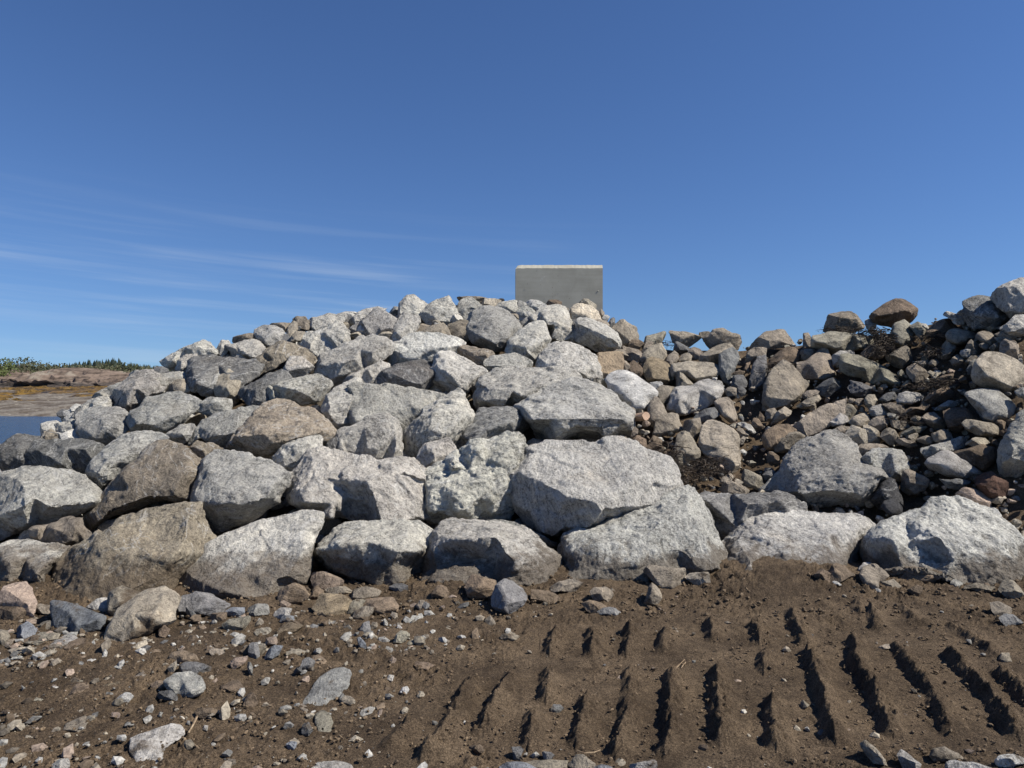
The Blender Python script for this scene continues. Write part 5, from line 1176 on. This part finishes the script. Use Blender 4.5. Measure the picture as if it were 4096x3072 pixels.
def shape_stone(st):
    r = random.Random(1000 + st.i)
    P = np.array([p[:2] for p in st.out])
    # a little unevenness between the surveyed corners
    w, h = np.ptp(P[:, 0]), np.ptp(P[:, 1])
    m_px = math.sqrt(w * h)
    cx, cy = 0.5 * (P[:, 0].min() + P[:, 0].max()), 0.5 * (P[:, 1].min() + P[:, 1].max())
    P = np.array([cx, cy]) + (P - np.array([cx, cy])) * (1.03 + min(0.07, 5.0 / m_px))
    Q = []
    for i in range(len(P)):
        a, b = P[i], P[(i + 1) % len(P)]
        Q.append(a)
        d = b - a; ln = np.hypot(*d)
        if ln > 0.22 * m_px:
            nrm = np.array([-d[1], d[0]])
            Q.append(a + d * r.uniform(.35, .65) + nrm * r.uniform(-.05, .05))
    P = np.array(Q)
    on_ground = st.tile in 'LMNO'
    low = P[:, 1].max()
    if on_ground:
        b, c, y0, y1 = profile(cx)
        Yc = float(ground_depth(cx, low - 0.10 * h))
        Yc = min(Yc, y0 + 0.25)
        def plane(py):
            g = min(float(ground_depth(cx, max(py, 2180))), y0 + 0.5)
            return Yc + (0.8 if st.o['flat'] else 0.30) * (g - Yc)
    else:
        Yc = surface_depth(cx, cy) + st.o['dz']
        k = st.o['k']
        def plane(py):
            return Yc + k * (surface_depth(cx, py) + st.o['dz'] - Yc)
    def seat(px_, py_, d):
        return d if py_ < 1750 else min(d, float(ground_depth(px_, py_)) + (0.03 if on_ground else 0.10))
    M = m_px / FPX * Yc           # size in metres
    over = st.o['o']
    V2, dep = [], []
    for p in P:
        t = max(0.0, (p[1] - cy) / (h / 2))
        V2.append(Vector((p[0], p[1]))); dep.append(seat(p[0], p[1], plane(p[1]) + over * M * t * (0 if on_ground else 1)))
    n_out = len(P)
    inner = []
    if st.rid:
        inner = [(q[0], q[1], (q[2] if len(q) > 2 else 0.28)) for q in st.rid]
    elif st.mat == 'c':
        for s, pr, n in ((0.8, 0.19, 9), (0.45, 0.30, 6)):
            for j in range(n):
                a = 6.283 * (j + 0.5 * r.random()) / n
                f = np.array([cx, cy])
                # nearest outline direction
                ang = np.arctan2(P[:, 1] - cy, P[:, 0] - cx)
                jj = int(np.argmin(np.abs(np.angle(np.exp(1j * (ang - a))))))
                q = f + (P[jj] - f) * s
                inner.append((q[0], q[1], pr))
        inner.append((cx, cy, 0.33))
    else:
        n = r.choice((3, 4, 5))
        a0 = r.random() * 6.28
        for j in range(n):
            a = a0 + 6.283 * (j + r.uniform(-.25, .25)) / n
            ang = np.arctan2(P[:, 1] - cy, P[:, 0] - cx)
            jj = int(np.argmin(np.abs(np.angle(np.exp(1j * (ang - a))))))
            s = r.uniform(.35, .65)
            inner.append((cx + (P[jj][0] - cx) * s, cy - 0.05 * h + (P[jj][1] - cy) * s, r.uniform(.18, .34)))
    pf = 0.6 if (on_ground and st.o['flat']) else (1.45 if over >= 0.44 else 1.08)
    for (qx, qy, pr) in inner:
        V2.append(Vector((qx, qy))); dep.append(seat(qx, qy, plane(qy)) - pr * pf * M)
    sc = 1.0 / m_px
    vin = [Vector(((v.x - cx) * sc, (v.y - cy) * sc)) for v in V2]
    res = geometry.delaunay_2d_cdt(vin, [(i, (i + 1) % n_out) for i in range(n_out)], [], 1, 1e-5)
    rv, rf, orig = res[0], res[2], res[3]
    pos2, posd = [], []
    for v, og in zip(rv, orig):
        pos2.append((cx + v.x / sc, cy + v.y / sc))
        if og:
            posd.append(dep[og[0]])
        else:
            j = min(range(n_out), key=lambda q_: (vin[q_] - v).length); posd.append(dep[j])
    # boundary loop of the front
    cnt = {}
    for f in rf:
        for i in range(len(f)):
            e = (f[i], f[(i + 1) % len(f)]); cnt[e] = cnt.get(e, 0) + 1
    bnd = [e for e in cnt if (e[1], e[0]) not in cnt]
    verts = [ray(p[0], p[1], d) for p, d in zip(pos2, posd)]
    faces = [tuple(f) for f in rf]
    rings = [(0.93, 0.22), (0.72, 0.55), (0.35, 0.80)]
    th = 0.75 if not (on_ground and st.o['flat']) else 0.5
    prev = {}
    for e in bnd:
        for v_ in e: prev[v_] = v_
    for s, d in rings:
        cur = {}
        for v_ in {a for e in bnd for a in e}:
            p = pos2[v_]
            q = (cx + (p[0] - cx) * s, cy + (p[1] - cy) * s)
            cur[v_] = len(verts)
            verts.append(ray(q[0], q[1], posd[v_] + d * th * M))
        for (a, b_) in bnd:
            faces.append((prev[b_], prev[a], cur[a], cur[b_]))
        prev = cur
    tip = len(verts); verts.append(ray(cx, cy, plane(cy) + 0.86 * th * M))
    for (a, b_) in bnd:
        faces.append((prev[b_], prev[a], tip))
    verts = np.array(verts)
    st.M, st.Yc, st.cx, st.cy, st.wpx, st.hpx = M, Yc, cx, cy, w, h
    st.origin = np.array([verts[:, 0].mean(), verts[:, 1].mean(), verts[:, 2].min()])
    return verts - st.origin, faces

PXW = 1.0 / 709.5
tmp = []
for st in stones:
    v, f = shape_stone(st)
    me = bpy.data.meshes.new('blank')
    me.from_pydata(v.tolist(), [], f)
    me.update()
    o = bpy.data.objects.new('blank', me); COL.objects.link(o)
    md = o.modifiers.new('fill', 'REMESH')
    md.mode = 'VOXEL'
    vox = max(1.4 * PXW * st.Yc, st.M / 110.0)
    vox = min(vox, st.M / 24.0)
    md.voxel_size = vox
    st.vox = vox
    sm = o.modifiers.new('soften', 'SMOOTH')
    sm.factor = 0.5
    it = {'g': 1, 's': 1, 'c': 18}[st.mat]
    if st.o['smooth']: it = int(st.o['smooth'] * 2)
    sm.iterations = max(1, int(it * min(1.6, (st.M / vox) / 45.0)))
    tmp.append(o)
dg = bpy.context.evaluated_depsgraph_get()

def size_name(M):
    return 'boulder' if M > 0.62 else 'rock' if M > 0.30 else 'cobble' if M > 0.13 else 'pebble'
taken = set()
for st in stones:
    if st.label: taken.add(st.label)
land = [s for s in stones if s.nick]
def auto_label(st):
    r = st.wpx / max(1.0, st.hpx)
    shape = 'rounded' if st.mat == 'c' else 'long' if r > 2.1 else 'upright' if r < 0.75 else ('flat' if st.o['flat'] else 'angular')
    size = 'big' if st.M > 0.5 else 'middling' if st.M > 0.26 else 'small' if st.M > 0.11 else 'tiny'
    col = PAL[st.colkey][1]
    near = sorted((s for s in land if s is not st), key=lambda s: math.hypot(s.cx - st.cx, s.cy - st.cy))
    noun = {'boulder': 'rock', 'rock': 'rock', 'cobble': 'stone', 'pebble': 'stone'}[size_name(st.M)]
    def rel(s):
        dx, dy = st.cx - s.cx, st.cy - s.cy
        if abs(dy) > 0.8 * abs(dx): return 'just above' if dy < 0 else 'just below'
        return 'beside'
    for s in near[:3]:
        t = '%s %s %s %s %s the %s' % (size, shape, col, noun, rel(s), s.nick)
        if t not in taken and len(t.split()) <= 16: return t
    for a in range(4):
        for b in range(a + 1, 5):
            t = '%s %s %s between %s and %s' % (size, col, noun, near[a].nick, near[b].nick)
            if t not in taken and len(t.split()) <= 16: return t
    return t

for st, o in zip(stones, tmp):
    ev = o.evaluated_get(dg)
    me = bpy.data.meshes.new_from_object(ev)
    n = len(me.vertices)
    co = np.empty(n * 3); me.vertices.foreach_get('co', co); co = co.reshape(-1, 3)
    no = np.empty(n * 3); me.vertex_normals.foreach_get('vector', no); no = no.reshape(-1, 3)
    gf = np.random.default_rng(900 + st.i)
    if st.mat == 'c':
        co = co.mean(0) + (co - co.mean(0)) * (1.0 + 0.55 * st.vox / M)
    else:
        lo0, hi0 = co.min(0), co.max(0)
        hero = len(st.rid) >= 4
        for _ in range(4 if hero else 9 if st.mat == 's' else 7):
            nn = gf.normal(size=3)
            nn /= np.linalg.norm(nn)
            if gf.random() < (.8 if st.mat == 'g' else .55):
                nn = nn * 0.9 + np.array((0, -0.8, 0.25))
                nn /= np.linalg.norm(nn)
            pr = co @ nn
            q_ = np.quantile(pr, gf.uniform(.945, .99) if hero else gf.uniform(.80, .94) if st.mat == 's' else gf.uniform(.87, .96))
            co = co - np.maximum(0, pr - q_)[:, None] * nn
        lo1, hi1 = co.min(0), co.max(0)
        sc_ = (hi0 - lo0) / (hi1 - lo1)
        sc_[1] = min(sc_[1], 1.1)
        co = (co - 0.5 * (lo1 + hi1)) * sc_ + 0.5 * (lo0 + hi0)
        me.vertices.foreach_set('co', co.ravel()); me.update()
        me.vertex_normals.foreach_get('vector', no_f := np.empty(n * 3)); no = no_f.reshape(-1, 3)
    off = np.array([st.i * 3.7, st.i * 1.3, st.i * 7.1])
    M, R = st.M, st.o['rough']
    if st.mat == 'c':
        d = 0.030 * M * pnoise(co / (0.45 * M) + off) + 0.006 * M * fbm(co / (0.12 * M) + off, 3)
    else:
        g = st.mat == 'g'
        a = pnoise(co / (0.55 * M) + off)
        d = (0.006 if g else 0.008) * M * a
        # broken faces: each neighbourhood of the surface gets its own slightly tilted plane
        gr_ = np.random.default_rng(500 + st.i)
        warp = co + 0.035 * M * np.stack([pnoise(co / (0.16 * M) + off + q_) for q_ in (0, 60, 120)], 1)
        for ns, amp, tilt in (((10, 0.005, 0.03), (60, 0.0055, 0.12)) if g else ((40, 0.005, 0.08),)):
            seeds = co[gr_.integers(n, size=ns)]
            D2 = ((warp[:, None, :] - seeds[None]) ** 2).sum(2) if n * ns < 2500000 else np.stack([((warp - sd) ** 2).sum(1) for sd in seeds], 1)
            D2 = np.sqrt(D2); near2 = D2.min(1, keepdims=True)
            W = np.exp(-(D2 - near2) / (0.006 * M))
            W /= W.sum(1, keepdims=True)
            lift = gr_.normal(size=ns) * amp * M * 0.6
            tl = gr_.normal(size=(ns, 3)) * tilt
            pl_ = lift[None] + co @ tl.T - (seeds * tl).sum(1)[None]
            pl_ = np.clip(pl_, -2.2 * amp * M, 2.2 * amp * M)
            d = d + R ** 0.5 * (W * pl_).sum(1)
        fine = fbm(co / 0.13 + off, 4, 0.6)
        d = d + R * ((0.0095 if g else 0.005) * min(M / 0.8, 1.1) * fine)
        d = d + R * (0.0050 if g else 0.002) * min(1.0, M / 0.5) * (pnoise(co / 0.03 + off) + 0.6 * pnoise(co / 0.015 + off))
    co = co + no * d[:, None]
    me.vertices.foreach_set('co', co.ravel())
    me.polygons.foreach_set('use_smooth', np.ones(len(me.polygons), dtype=bool))
    me.materials.clear()
    me.materials.append(GNEISS if st.mat == 'g' else FIELD)
    me.update()
    kind = size_name(M)
    no_ = bpy.data.objects.new(kind, me)
    me.name = kind
    no_.location = st.origin
    c, t = PAL[st.colkey][0], st.o['tint']
    rr = random.Random(st.i)
    j = [1 + rr.uniform(-.012, .012) for _ in range(3)]
    b = t * (1 + rr.uniform(-.07, .07))
    dirt = (0.25 + 0.35 * rr.random()) if st.tile in 'LMNO' else (0.1 if st.cx > 2500 else 0.0)
    no_.color = (c[0] * b * j[0], c[1] * b * j[1], c[2] * b * j[2], dirt)
    COL.objects.link(no_)
    lab = st.label
    if not lab:
        lab = auto_label(st); taken.add(lab)
    grp = 'loose stones on the soil' if st.tile in 'LMNO' else ('quarried boulders of the revetment' if st.mat == 'g' else 'fieldstones of the rubble bank')
    tag(no_, lab, 'boulder' if kind == 'boulder' else 'rock' if kind == 'rock' else 'stone', grp)
for o in tmp:
    me = o.data
    bpy.data.objects.remove(o)
    bpy.data.meshes.remove(me)

# ------------------------------------------------------------------ uncounted small stones: rubble in the gaps, gravel and clods on the soil
def ico(sub):
    bm = bmesh.new(); bmesh.ops.create_icosphere(bm, subdivisions=sub, radius=1.0)
    v = np.array([a.co[:] for a in bm.verts]); f = np.array([[q.index for q in a.verts] for a in bm.faces]); bm.free()
    return v, f
ICO1, ICO2 = ico(1), ico(2)
def stone_shape(g, base, flat=(0.45, 0.9), cuts=7):
    v = base[0].copy()
    v *= np.array([g.uniform(.9, 1.5), g.uniform(.65, 1.0), g.uniform(*flat)])
    for _ in range(cuts):
        nn = g.normal(size=3); nn /= np.linalg.norm(nn)
        d = g.uniform(.32, .72)
        e = np.maximum(0, v @ nn - d)
        v -= e[:, None] * nn
    a, b, c = g.uniform(0, 6.28), g.normal() * .35, g.normal() * .35
    return v @ np.array(Matrix.Rotation(c, 3, 'Y') @ Matrix.Rotation(b, 3, 'X') @ Matrix.Rotation(a, 3, 'Z'))
def scatter(name, items, base, mat, label, category, seed, flat=(0.45, 0.9), smooth=False, cuts=7):
    """items: (position, radius, colour)"""
    g = np.random.default_rng(seed)
    lib = [stone_shape(g, base, flat, cuts) for _ in range(40)]
    V, F, C = [], [], []
    nv = len(base[0])
    for k, (p, r, c) in enumerate(items):
        s = lib[g.integers(40)] * r
        a = g.uniform(0, 6.28); ca, sa = math.cos(a), math.sin(a)
        s = np.stack([s[:, 0] * ca - s[:, 1] * sa, s[:, 0] * sa + s[:, 1] * ca, s[:, 2]], 1)
        V.append(s + p); F.append(base[1] + k * nv); C.append(np.tile(np.append(c, 1.0), (nv, 1)))
    o = mesh_object(name, np.concatenate(V), np.concatenate(F), mat, smooth=smooth)
    at = o.data.color_attributes.new('tint', 'FLOAT_COLOR', 'POINT')
    at.data.foreach_set('color', np.concatenate(C).ravel())
    tag(o, label, category, kind='stuff')
    return o

g = np.random.default_rng(3)
BROWNS = np.array([PAL[k][0] for k in 'BNTBNTPDLO'])
GREYS = np.array([PAL[k][0] for k in 'GDLBGLT'])
items = []
for _ in range(700):                                   # behind and between the quarried boulders
    px = g.uniform(-600, 2500)
    b, c, y0, y1 = profile(px)
    py = g.uniform(c + 15, b - 10)
    Y = float(slope_depth(px, py)) + g.uniform(0.42, 0.7)
    items.append((ray(px, py, Y) - np.array([0, 0, 0.08]), g.uniform(0.08, 0.26), GREYS[g.integers(len(GREYS))] * g.uniform(.7, 1.1)))
for _ in range(260):                                   # along the crest, behind the skyline stones
    px = g.uniform(-300, 2500)
    b, c, y0, y1 = profile(px)
    py = c + g.uniform(35, 150)
    Y = float(slope_depth(px, py)) + g.uniform(0.25, 0.6)
    items.append((ray(px, py, Y), g.uniform(0.10, 0.24), GREYS[g.integers(len(GREYS))] * g.uniform(.7, 1.1)))
for _ in range(90):                                    # the bank goes on beyond the edges of the view
    px = g.choice([g.uniform(4180, 5600), g.uniform(-1400, -160)])
    b, c, y0, y1 = profile(px)
    py = c + 20 + (b - c - 20) * g.random()
    items.append((ray(px, py, float(slope_depth(px, py)) + 0.1), g.uniform(0.16, 0.42), GREYS[g.integers(len(GREYS))]))
for _ in range(3000):                                  # rubble bank
    px = g.uniform(2380, 4900)
    b, c, y0, y1 = profile(px)
    py = c + 42 + (b - c - 52) * g.random()
    r = 0.014 + 0.06 * g.random() ** 2.4
    Y = float(slope_depth(px, py)) + 0.11 + g.uniform(0.0, 0.12)
    items.append((ray(px, py, Y), r, BROWNS[g.integers(len(BROWNS))] * g.uniform(.75, 1.25)))
scatter('rubble', items, ICO2, SCATTER, 'small rubble filling the gaps of the rock bank', 'rubble', 8, smooth=False, cuts=10)

items = []
soilc = np.array((0.122, 0.089, 0.058))
for _ in range(2300):
    px = g.uniform(-200, 4300); rowp = 2330 + 760 * g.random() ** 0.9
    left = px < 1750 - 0.25 * (rowp - 2330)
    if not left and g.random() < 0.72: continue
    Y = float(ground_depth(px, rowp))
    p = ray(px, rowp, Y)
    r = (0.003 + 0.030 * g.random() ** 4.0) * (1.25 if px < 1100 else 1.0)
    c = (GREYS if g.random() < .4 else BROWNS)[g.integers(7)] * g.uniform(.35, 1.0)
    if g.random() < 0.02: c = np.array((.55, .52, .46)) * g.uniform(.8, 1.1)
    items.append((p + np.array([0, 0, r * g.uniform(-.3, .3) + 0.006]), r, c))
for _ in range(420):                                   # thicker along the foot of the boulders on the water side
    px = g.uniform(-100, 2050); rowp = 2440 + 230 * g.random() - 0.03 * px
    p = ray(px, rowp, float(ground_depth(px, rowp)))
    r = 0.012 + 0.04 * g.random() ** 2.5
    items.append((p + np.array([0, 0, r * g.uniform(-.2, .4)]), r, (BROWNS if g.random() < .6 else GREYS)[g.integers(7)] * g.uniform(.55, 1.0)))
scatter('gravel', items, ICO1, SCATTER, 'loose gravel and grit strewn over the soil', 'gravel', 9, flat=(.35, .8), smooth=False, cuts=4)
items = []
for _ in range(9000):
    px = g.uniform(-200, 4300); rowp = 2300 + 780 * g.random()
    dens = 0.35 + 0.65 * float(sstep(pnoise(np.array([[px / 240.0, rowp / 90.0, 4.0]]))[0], -0.1, 0.4))
    if rowp < 2480: dens = 1.0
    if g.random() > dens: continue
    Y = float(ground_depth(px, rowp))
    p = ray(px, rowp, Y)
    r = (0.003 + 0.011 * g.random() ** 3) * (1.6 if rowp < 2480 else 1.0)
    items.append((p + np.array([0, 0, r * 0.3 + 0.010]), r, soilc * g.uniform(.8, 1.3)))
for tile, text, amp in CLEATS:
    pl = pts(tile, text)
    for _ in range(int(22 * len(pl) * amp)):
        i_ = g.integers(len(pl) - 1); t_ = g.random()
        px = pl[i_][0] + (pl[i_ + 1][0] - pl[i_][0]) * t_ + g.normal() * 14 + 16; rowp = pl[i_][1] + (pl[i_ + 1][1] - pl[i_][1]) * t_ + g.normal() * 10
        p = ray(px, rowp, float(ground_depth(px, rowp)))
        r = 0.004 + 0.011 * g.random() ** 2
        items.append((p + np.array([0, 0, 0.012 + 0.022 * g.random()]), r, soilc * g.uniform(.75, 1.15)))
scatter('dirt', items, ICO1, SCATTER, 'crumbs and clods of soil', 'soil clods', 10, flat=(.5, .9), smooth=False, cuts=6)

# pebbles lying on the flat-topped rock by the huge brown boulder
items = []
for (px, py, r) in ((92, 2184, .03), (122, 2186, .018), (140, 2184, .018), (218, 2187, .02), (150, 2205, .025), (165, 2212, .02), (196, 2203, .018), (135, 2222, .02)):
    Y = surface_depth(px, py) - 0.10
    items.append((ray(px, py, Y) , r, np.array(PAL['T'][0])))

# ------------------------------------------------------------------ dried seaweed tangles and driftwood
WEED = make_plain('dried_seaweed', (0.012, 0.009, 0.007), (0.075, 0.054, 0.038), 18, 0.4, 0.004, 0.7)
def seaweed(tile, text, n, label, drop=0.0, fwd=0.06, thick=0.005):
    pl = pts(tile, text)
    sr = random.Random(len(label) * 7 + n)
    V, F = [], []
    P3 = [Vector(ray(p[0], p[1], surface_depth(p[0], p[1]) - fwd)) for p in pl]
    for _ in range(n):
        i = sr.randrange(len(P3) - 1)
        p = P3[i].lerp(P3[i + 1], sr.random()) + Vector((sr.gauss(0, .055), sr.gauss(0, .05), sr.gauss(0, .018)))
        d = Vector((sr.gauss(0, 1), sr.gauss(0, .7), sr.gauss(0, .28) - drop)).normalized()
        seg = sr.randint(5, 9); step = sr.uniform(.018, .04)
        w = thick * (sr.uniform(.4, 1.0) if sr.random() < .85 else sr.uniform(1.2, 1.8))
        n0 = len(V)
        for k in range(seg):
            u = d.orthogonal().normalized(); v2 = d.cross(u)
            ww = w * (1 - 0.7 * k / seg)
            for j in range(3):
                a = j * 2.094
                V.append(tuple(p + u * ww * math.cos(a) + v2 * ww * math.sin(a)))
            p = p + d * step
            d = (d + Vector((sr.gauss(0, .45), sr.gauss(0, .45), sr.gauss(0, .25) - .06 - d.z * .35 - drop * .2))).normalized()
        for k in range(seg - 1):
            for j in range(3):
                F.append((n0 + k * 3 + j, n0 + k * 3 + (j + 1) % 3, n0 + (k + 1) * 3 + (j + 1) % 3, n0 + (k + 1) * 3 + j))
    org = np.array(V).mean(0)
    tag(mesh_object('seaweed_clump', V, F, WEED, origin=org), label, 'seaweed', 'dried seaweed tangles in the rubble')
seaweed('I', '280,540 380,530 480,545 580,560 680,560', 143, 'dark dried seaweed strip across the top of the long flat slab', 0, .10)
seaweed('I', '720,560 790,540 850,590 880,640 840,700 850,780', 286, 'big dark seaweed tangle hanging under the balanced brown diamond boulder', .3, .22)
seaweed('I', '1220,600 1320,600 1400,590', 88, 'seaweed wisps beneath the rust-brown boulder', .2, .12)
seaweed('I', '1290,720 1330,760 1380,720', 77, 'seaweed wisps beside the pointed grey-brown rock', .3, .08)
seaweed('I', '1150,1080 1260,1090 1380,1070 1500,1040', 110, 'seaweed scraps scattered below the angular grey wedge', 0, .06)
seaweed('I', '1000,1400 1060,1430 1120,1450', 38, 'small seaweed scrap among the low rubble stones', 0, .08)
seaweed('J', '760,620 870,560 960,520 1080,470 1160,450', 165, 'large root-like seaweed tangle below the large flat tan boulder', .1, .10)
seaweed('J', '780,680 900,650 1050,600 1180,570', 132, 'spreading seaweed mat at the foot of the seaweed tangle, by the largest boulder', 0, .05)
seaweed('J', '640,300 700,400 740,470', 71, 'thin seaweed strands beside the blunt-nosed brown boulder', .2, .12)
seaweed('H', '730,430 770,415 810,440', 33, 'seaweed tuft on the skyline behind the tan speckled rock', 0, .05)
seaweed('H', '1800,700 1850,640 1900,610 1980,630', 77, 'seaweed fringe along the top of the big leaning tan slab', .1, .16)

def build_driftwood():
    m = Mat('bleached_wood')
    v = m.coords()
    gr = m.noise(m.mapped(v, (1, 12, 12)), 6, 5, 0.6)
    wood = m.done(m.mix(m.ramp(gr, .35, .65), (0.20, 0.13, 0.085), (0.50, 0.36, 0.26)), m.bump(gr, .5, .006), .85)
    m = Mat('wood_end_grain')
    v = m.coords()
    wv = m.n('ShaderNodeTexWave', wave_type='RINGS', rings_direction='X')
    wv.inputs['Scale'].default_value = 22; wv.inputs['Distortion'].default_value = 2.5
    m.l(v, wv.inputs['Vector'])
    endm = m.done(m.mix(wv.outputs[0], (0.26, 0.15, 0.10), (0.56, 0.42, 0.31)), m.bump(wv.outputs[0], .4, .004), .85)
    a = pts('H', '575,1140')[0]; b = pts('H', '440,1165')[0]
    pa = Vector(ray(a[0], a[1], surface_depth(*a) - .30)); pb = Vector(ray(b[0], b[1], surface_depth(*b) - .02))
    ax = (pb - pa); L = ax.length; ax.normalize()
    rot = ax.to_track_quat('X', 'Z').to_matrix().to_4x4()
    V, F = [], []
    nj, ni = 18, 9
    dr = random.Random(2)
    ph = [dr.uniform(-1, 1) for _ in range(nj)]
    for i in range(ni):
        t = i / (ni - 1)
        for j in range(nj):
            an = 6.283 * j / nj
            r = (0.062 - 0.012 * t) * (1 + 0.10 * ph[j] + 0.05 * math.sin(5 * t + j))
            V.append((t * L, r * math.cos(an), r * 0.8 * math.sin(an)))
    for i in range(ni - 1):
        for j in range(nj):
            F.append((i * nj + j, i * nj + (j + 1) % nj, (i + 1) * nj + (j + 1) % nj, (i + 1) * nj + j))
    F.append(tuple(range((ni - 1) * nj, ni * nj)))
    root = bpy.data.objects.new('driftwood', None); COL.objects.link(root)
    root.matrix_world = Matrix.Translation(pa) @ rot
    tag(root, 'short piece of pale driftwood with a cut round end in the rubble', 'driftwood')
    mesh_object('log', V, F, wood, root, smooth=True)
    E = [(0.0, 0, 0)] + [(-0.004, v_[1] * 0.98, v_[2] * 0.98) for v_ in V[:nj]]
    mesh_object('cut_end', E, [(0, 1 + (j + 1) % nj, 1 + j) for j in range(nj)], endm, root)
build_driftwood()

# a few dry root ends and straws lying on the tracks
STRAW = make_plain('dry_straw', (0.16, 0.11, 0.07), (0.34, 0.26, 0.17), 30)
def twig(tile, text, r, label):
    pl = [Vector(ray(p[0], p[1], float(ground_depth(p[0], p[1])) - 0.02)) + Vector((0, 0, .012)) for p in pts(tile, text)]
    V, F = [], []
    for i, p in enumerate(pl):
        d = (pl[min(i + 1, len(pl) - 1)] - pl[max(i - 1, 0)]).normalized()
        u = d.orthogonal().normalized(); w = d.cross(u)
        for j in range(5):
            V.append(tuple(p + (u * math.cos(j * 1.2566) + w * math.sin(j * 1.2566)) * r * (1 - .5 * i / len(pl))))
    for i in range(len(pl) - 1):
        for j in range(5):
            F.append((i * 5 + j, i * 5 + (j + 1) % 5, (i + 1) * 5 + (j + 1) % 5, (i + 1) * 5 + j))
    tag(mesh_object('twig', V, F, STRAW, origin=np.array(V).mean(0)), label, 'twig', 'twigs lying on the soil')
twig('N', '1410,880 1440,850 1490,800 1500,820 1460,870', .004, 'looped straw lying in the middle of the tracks')
twig('N', '620,1540 680,1560 760,1555 810,1535', .0035, 'thin curved root near the frame bottom')
twig('N', '980,1320 1020,1345 1060,1370', .003, 'short straw on the middle cleat ridge')
twig('N', '1420,1410 1450,1450 1485,1490', .003, 'straight straw beside the widest cleat ridge')
twig('L', '1590,1265 1560,1330 1520,1400', .006, 'brown stick stuck in the soil above the half-buried pale rock')
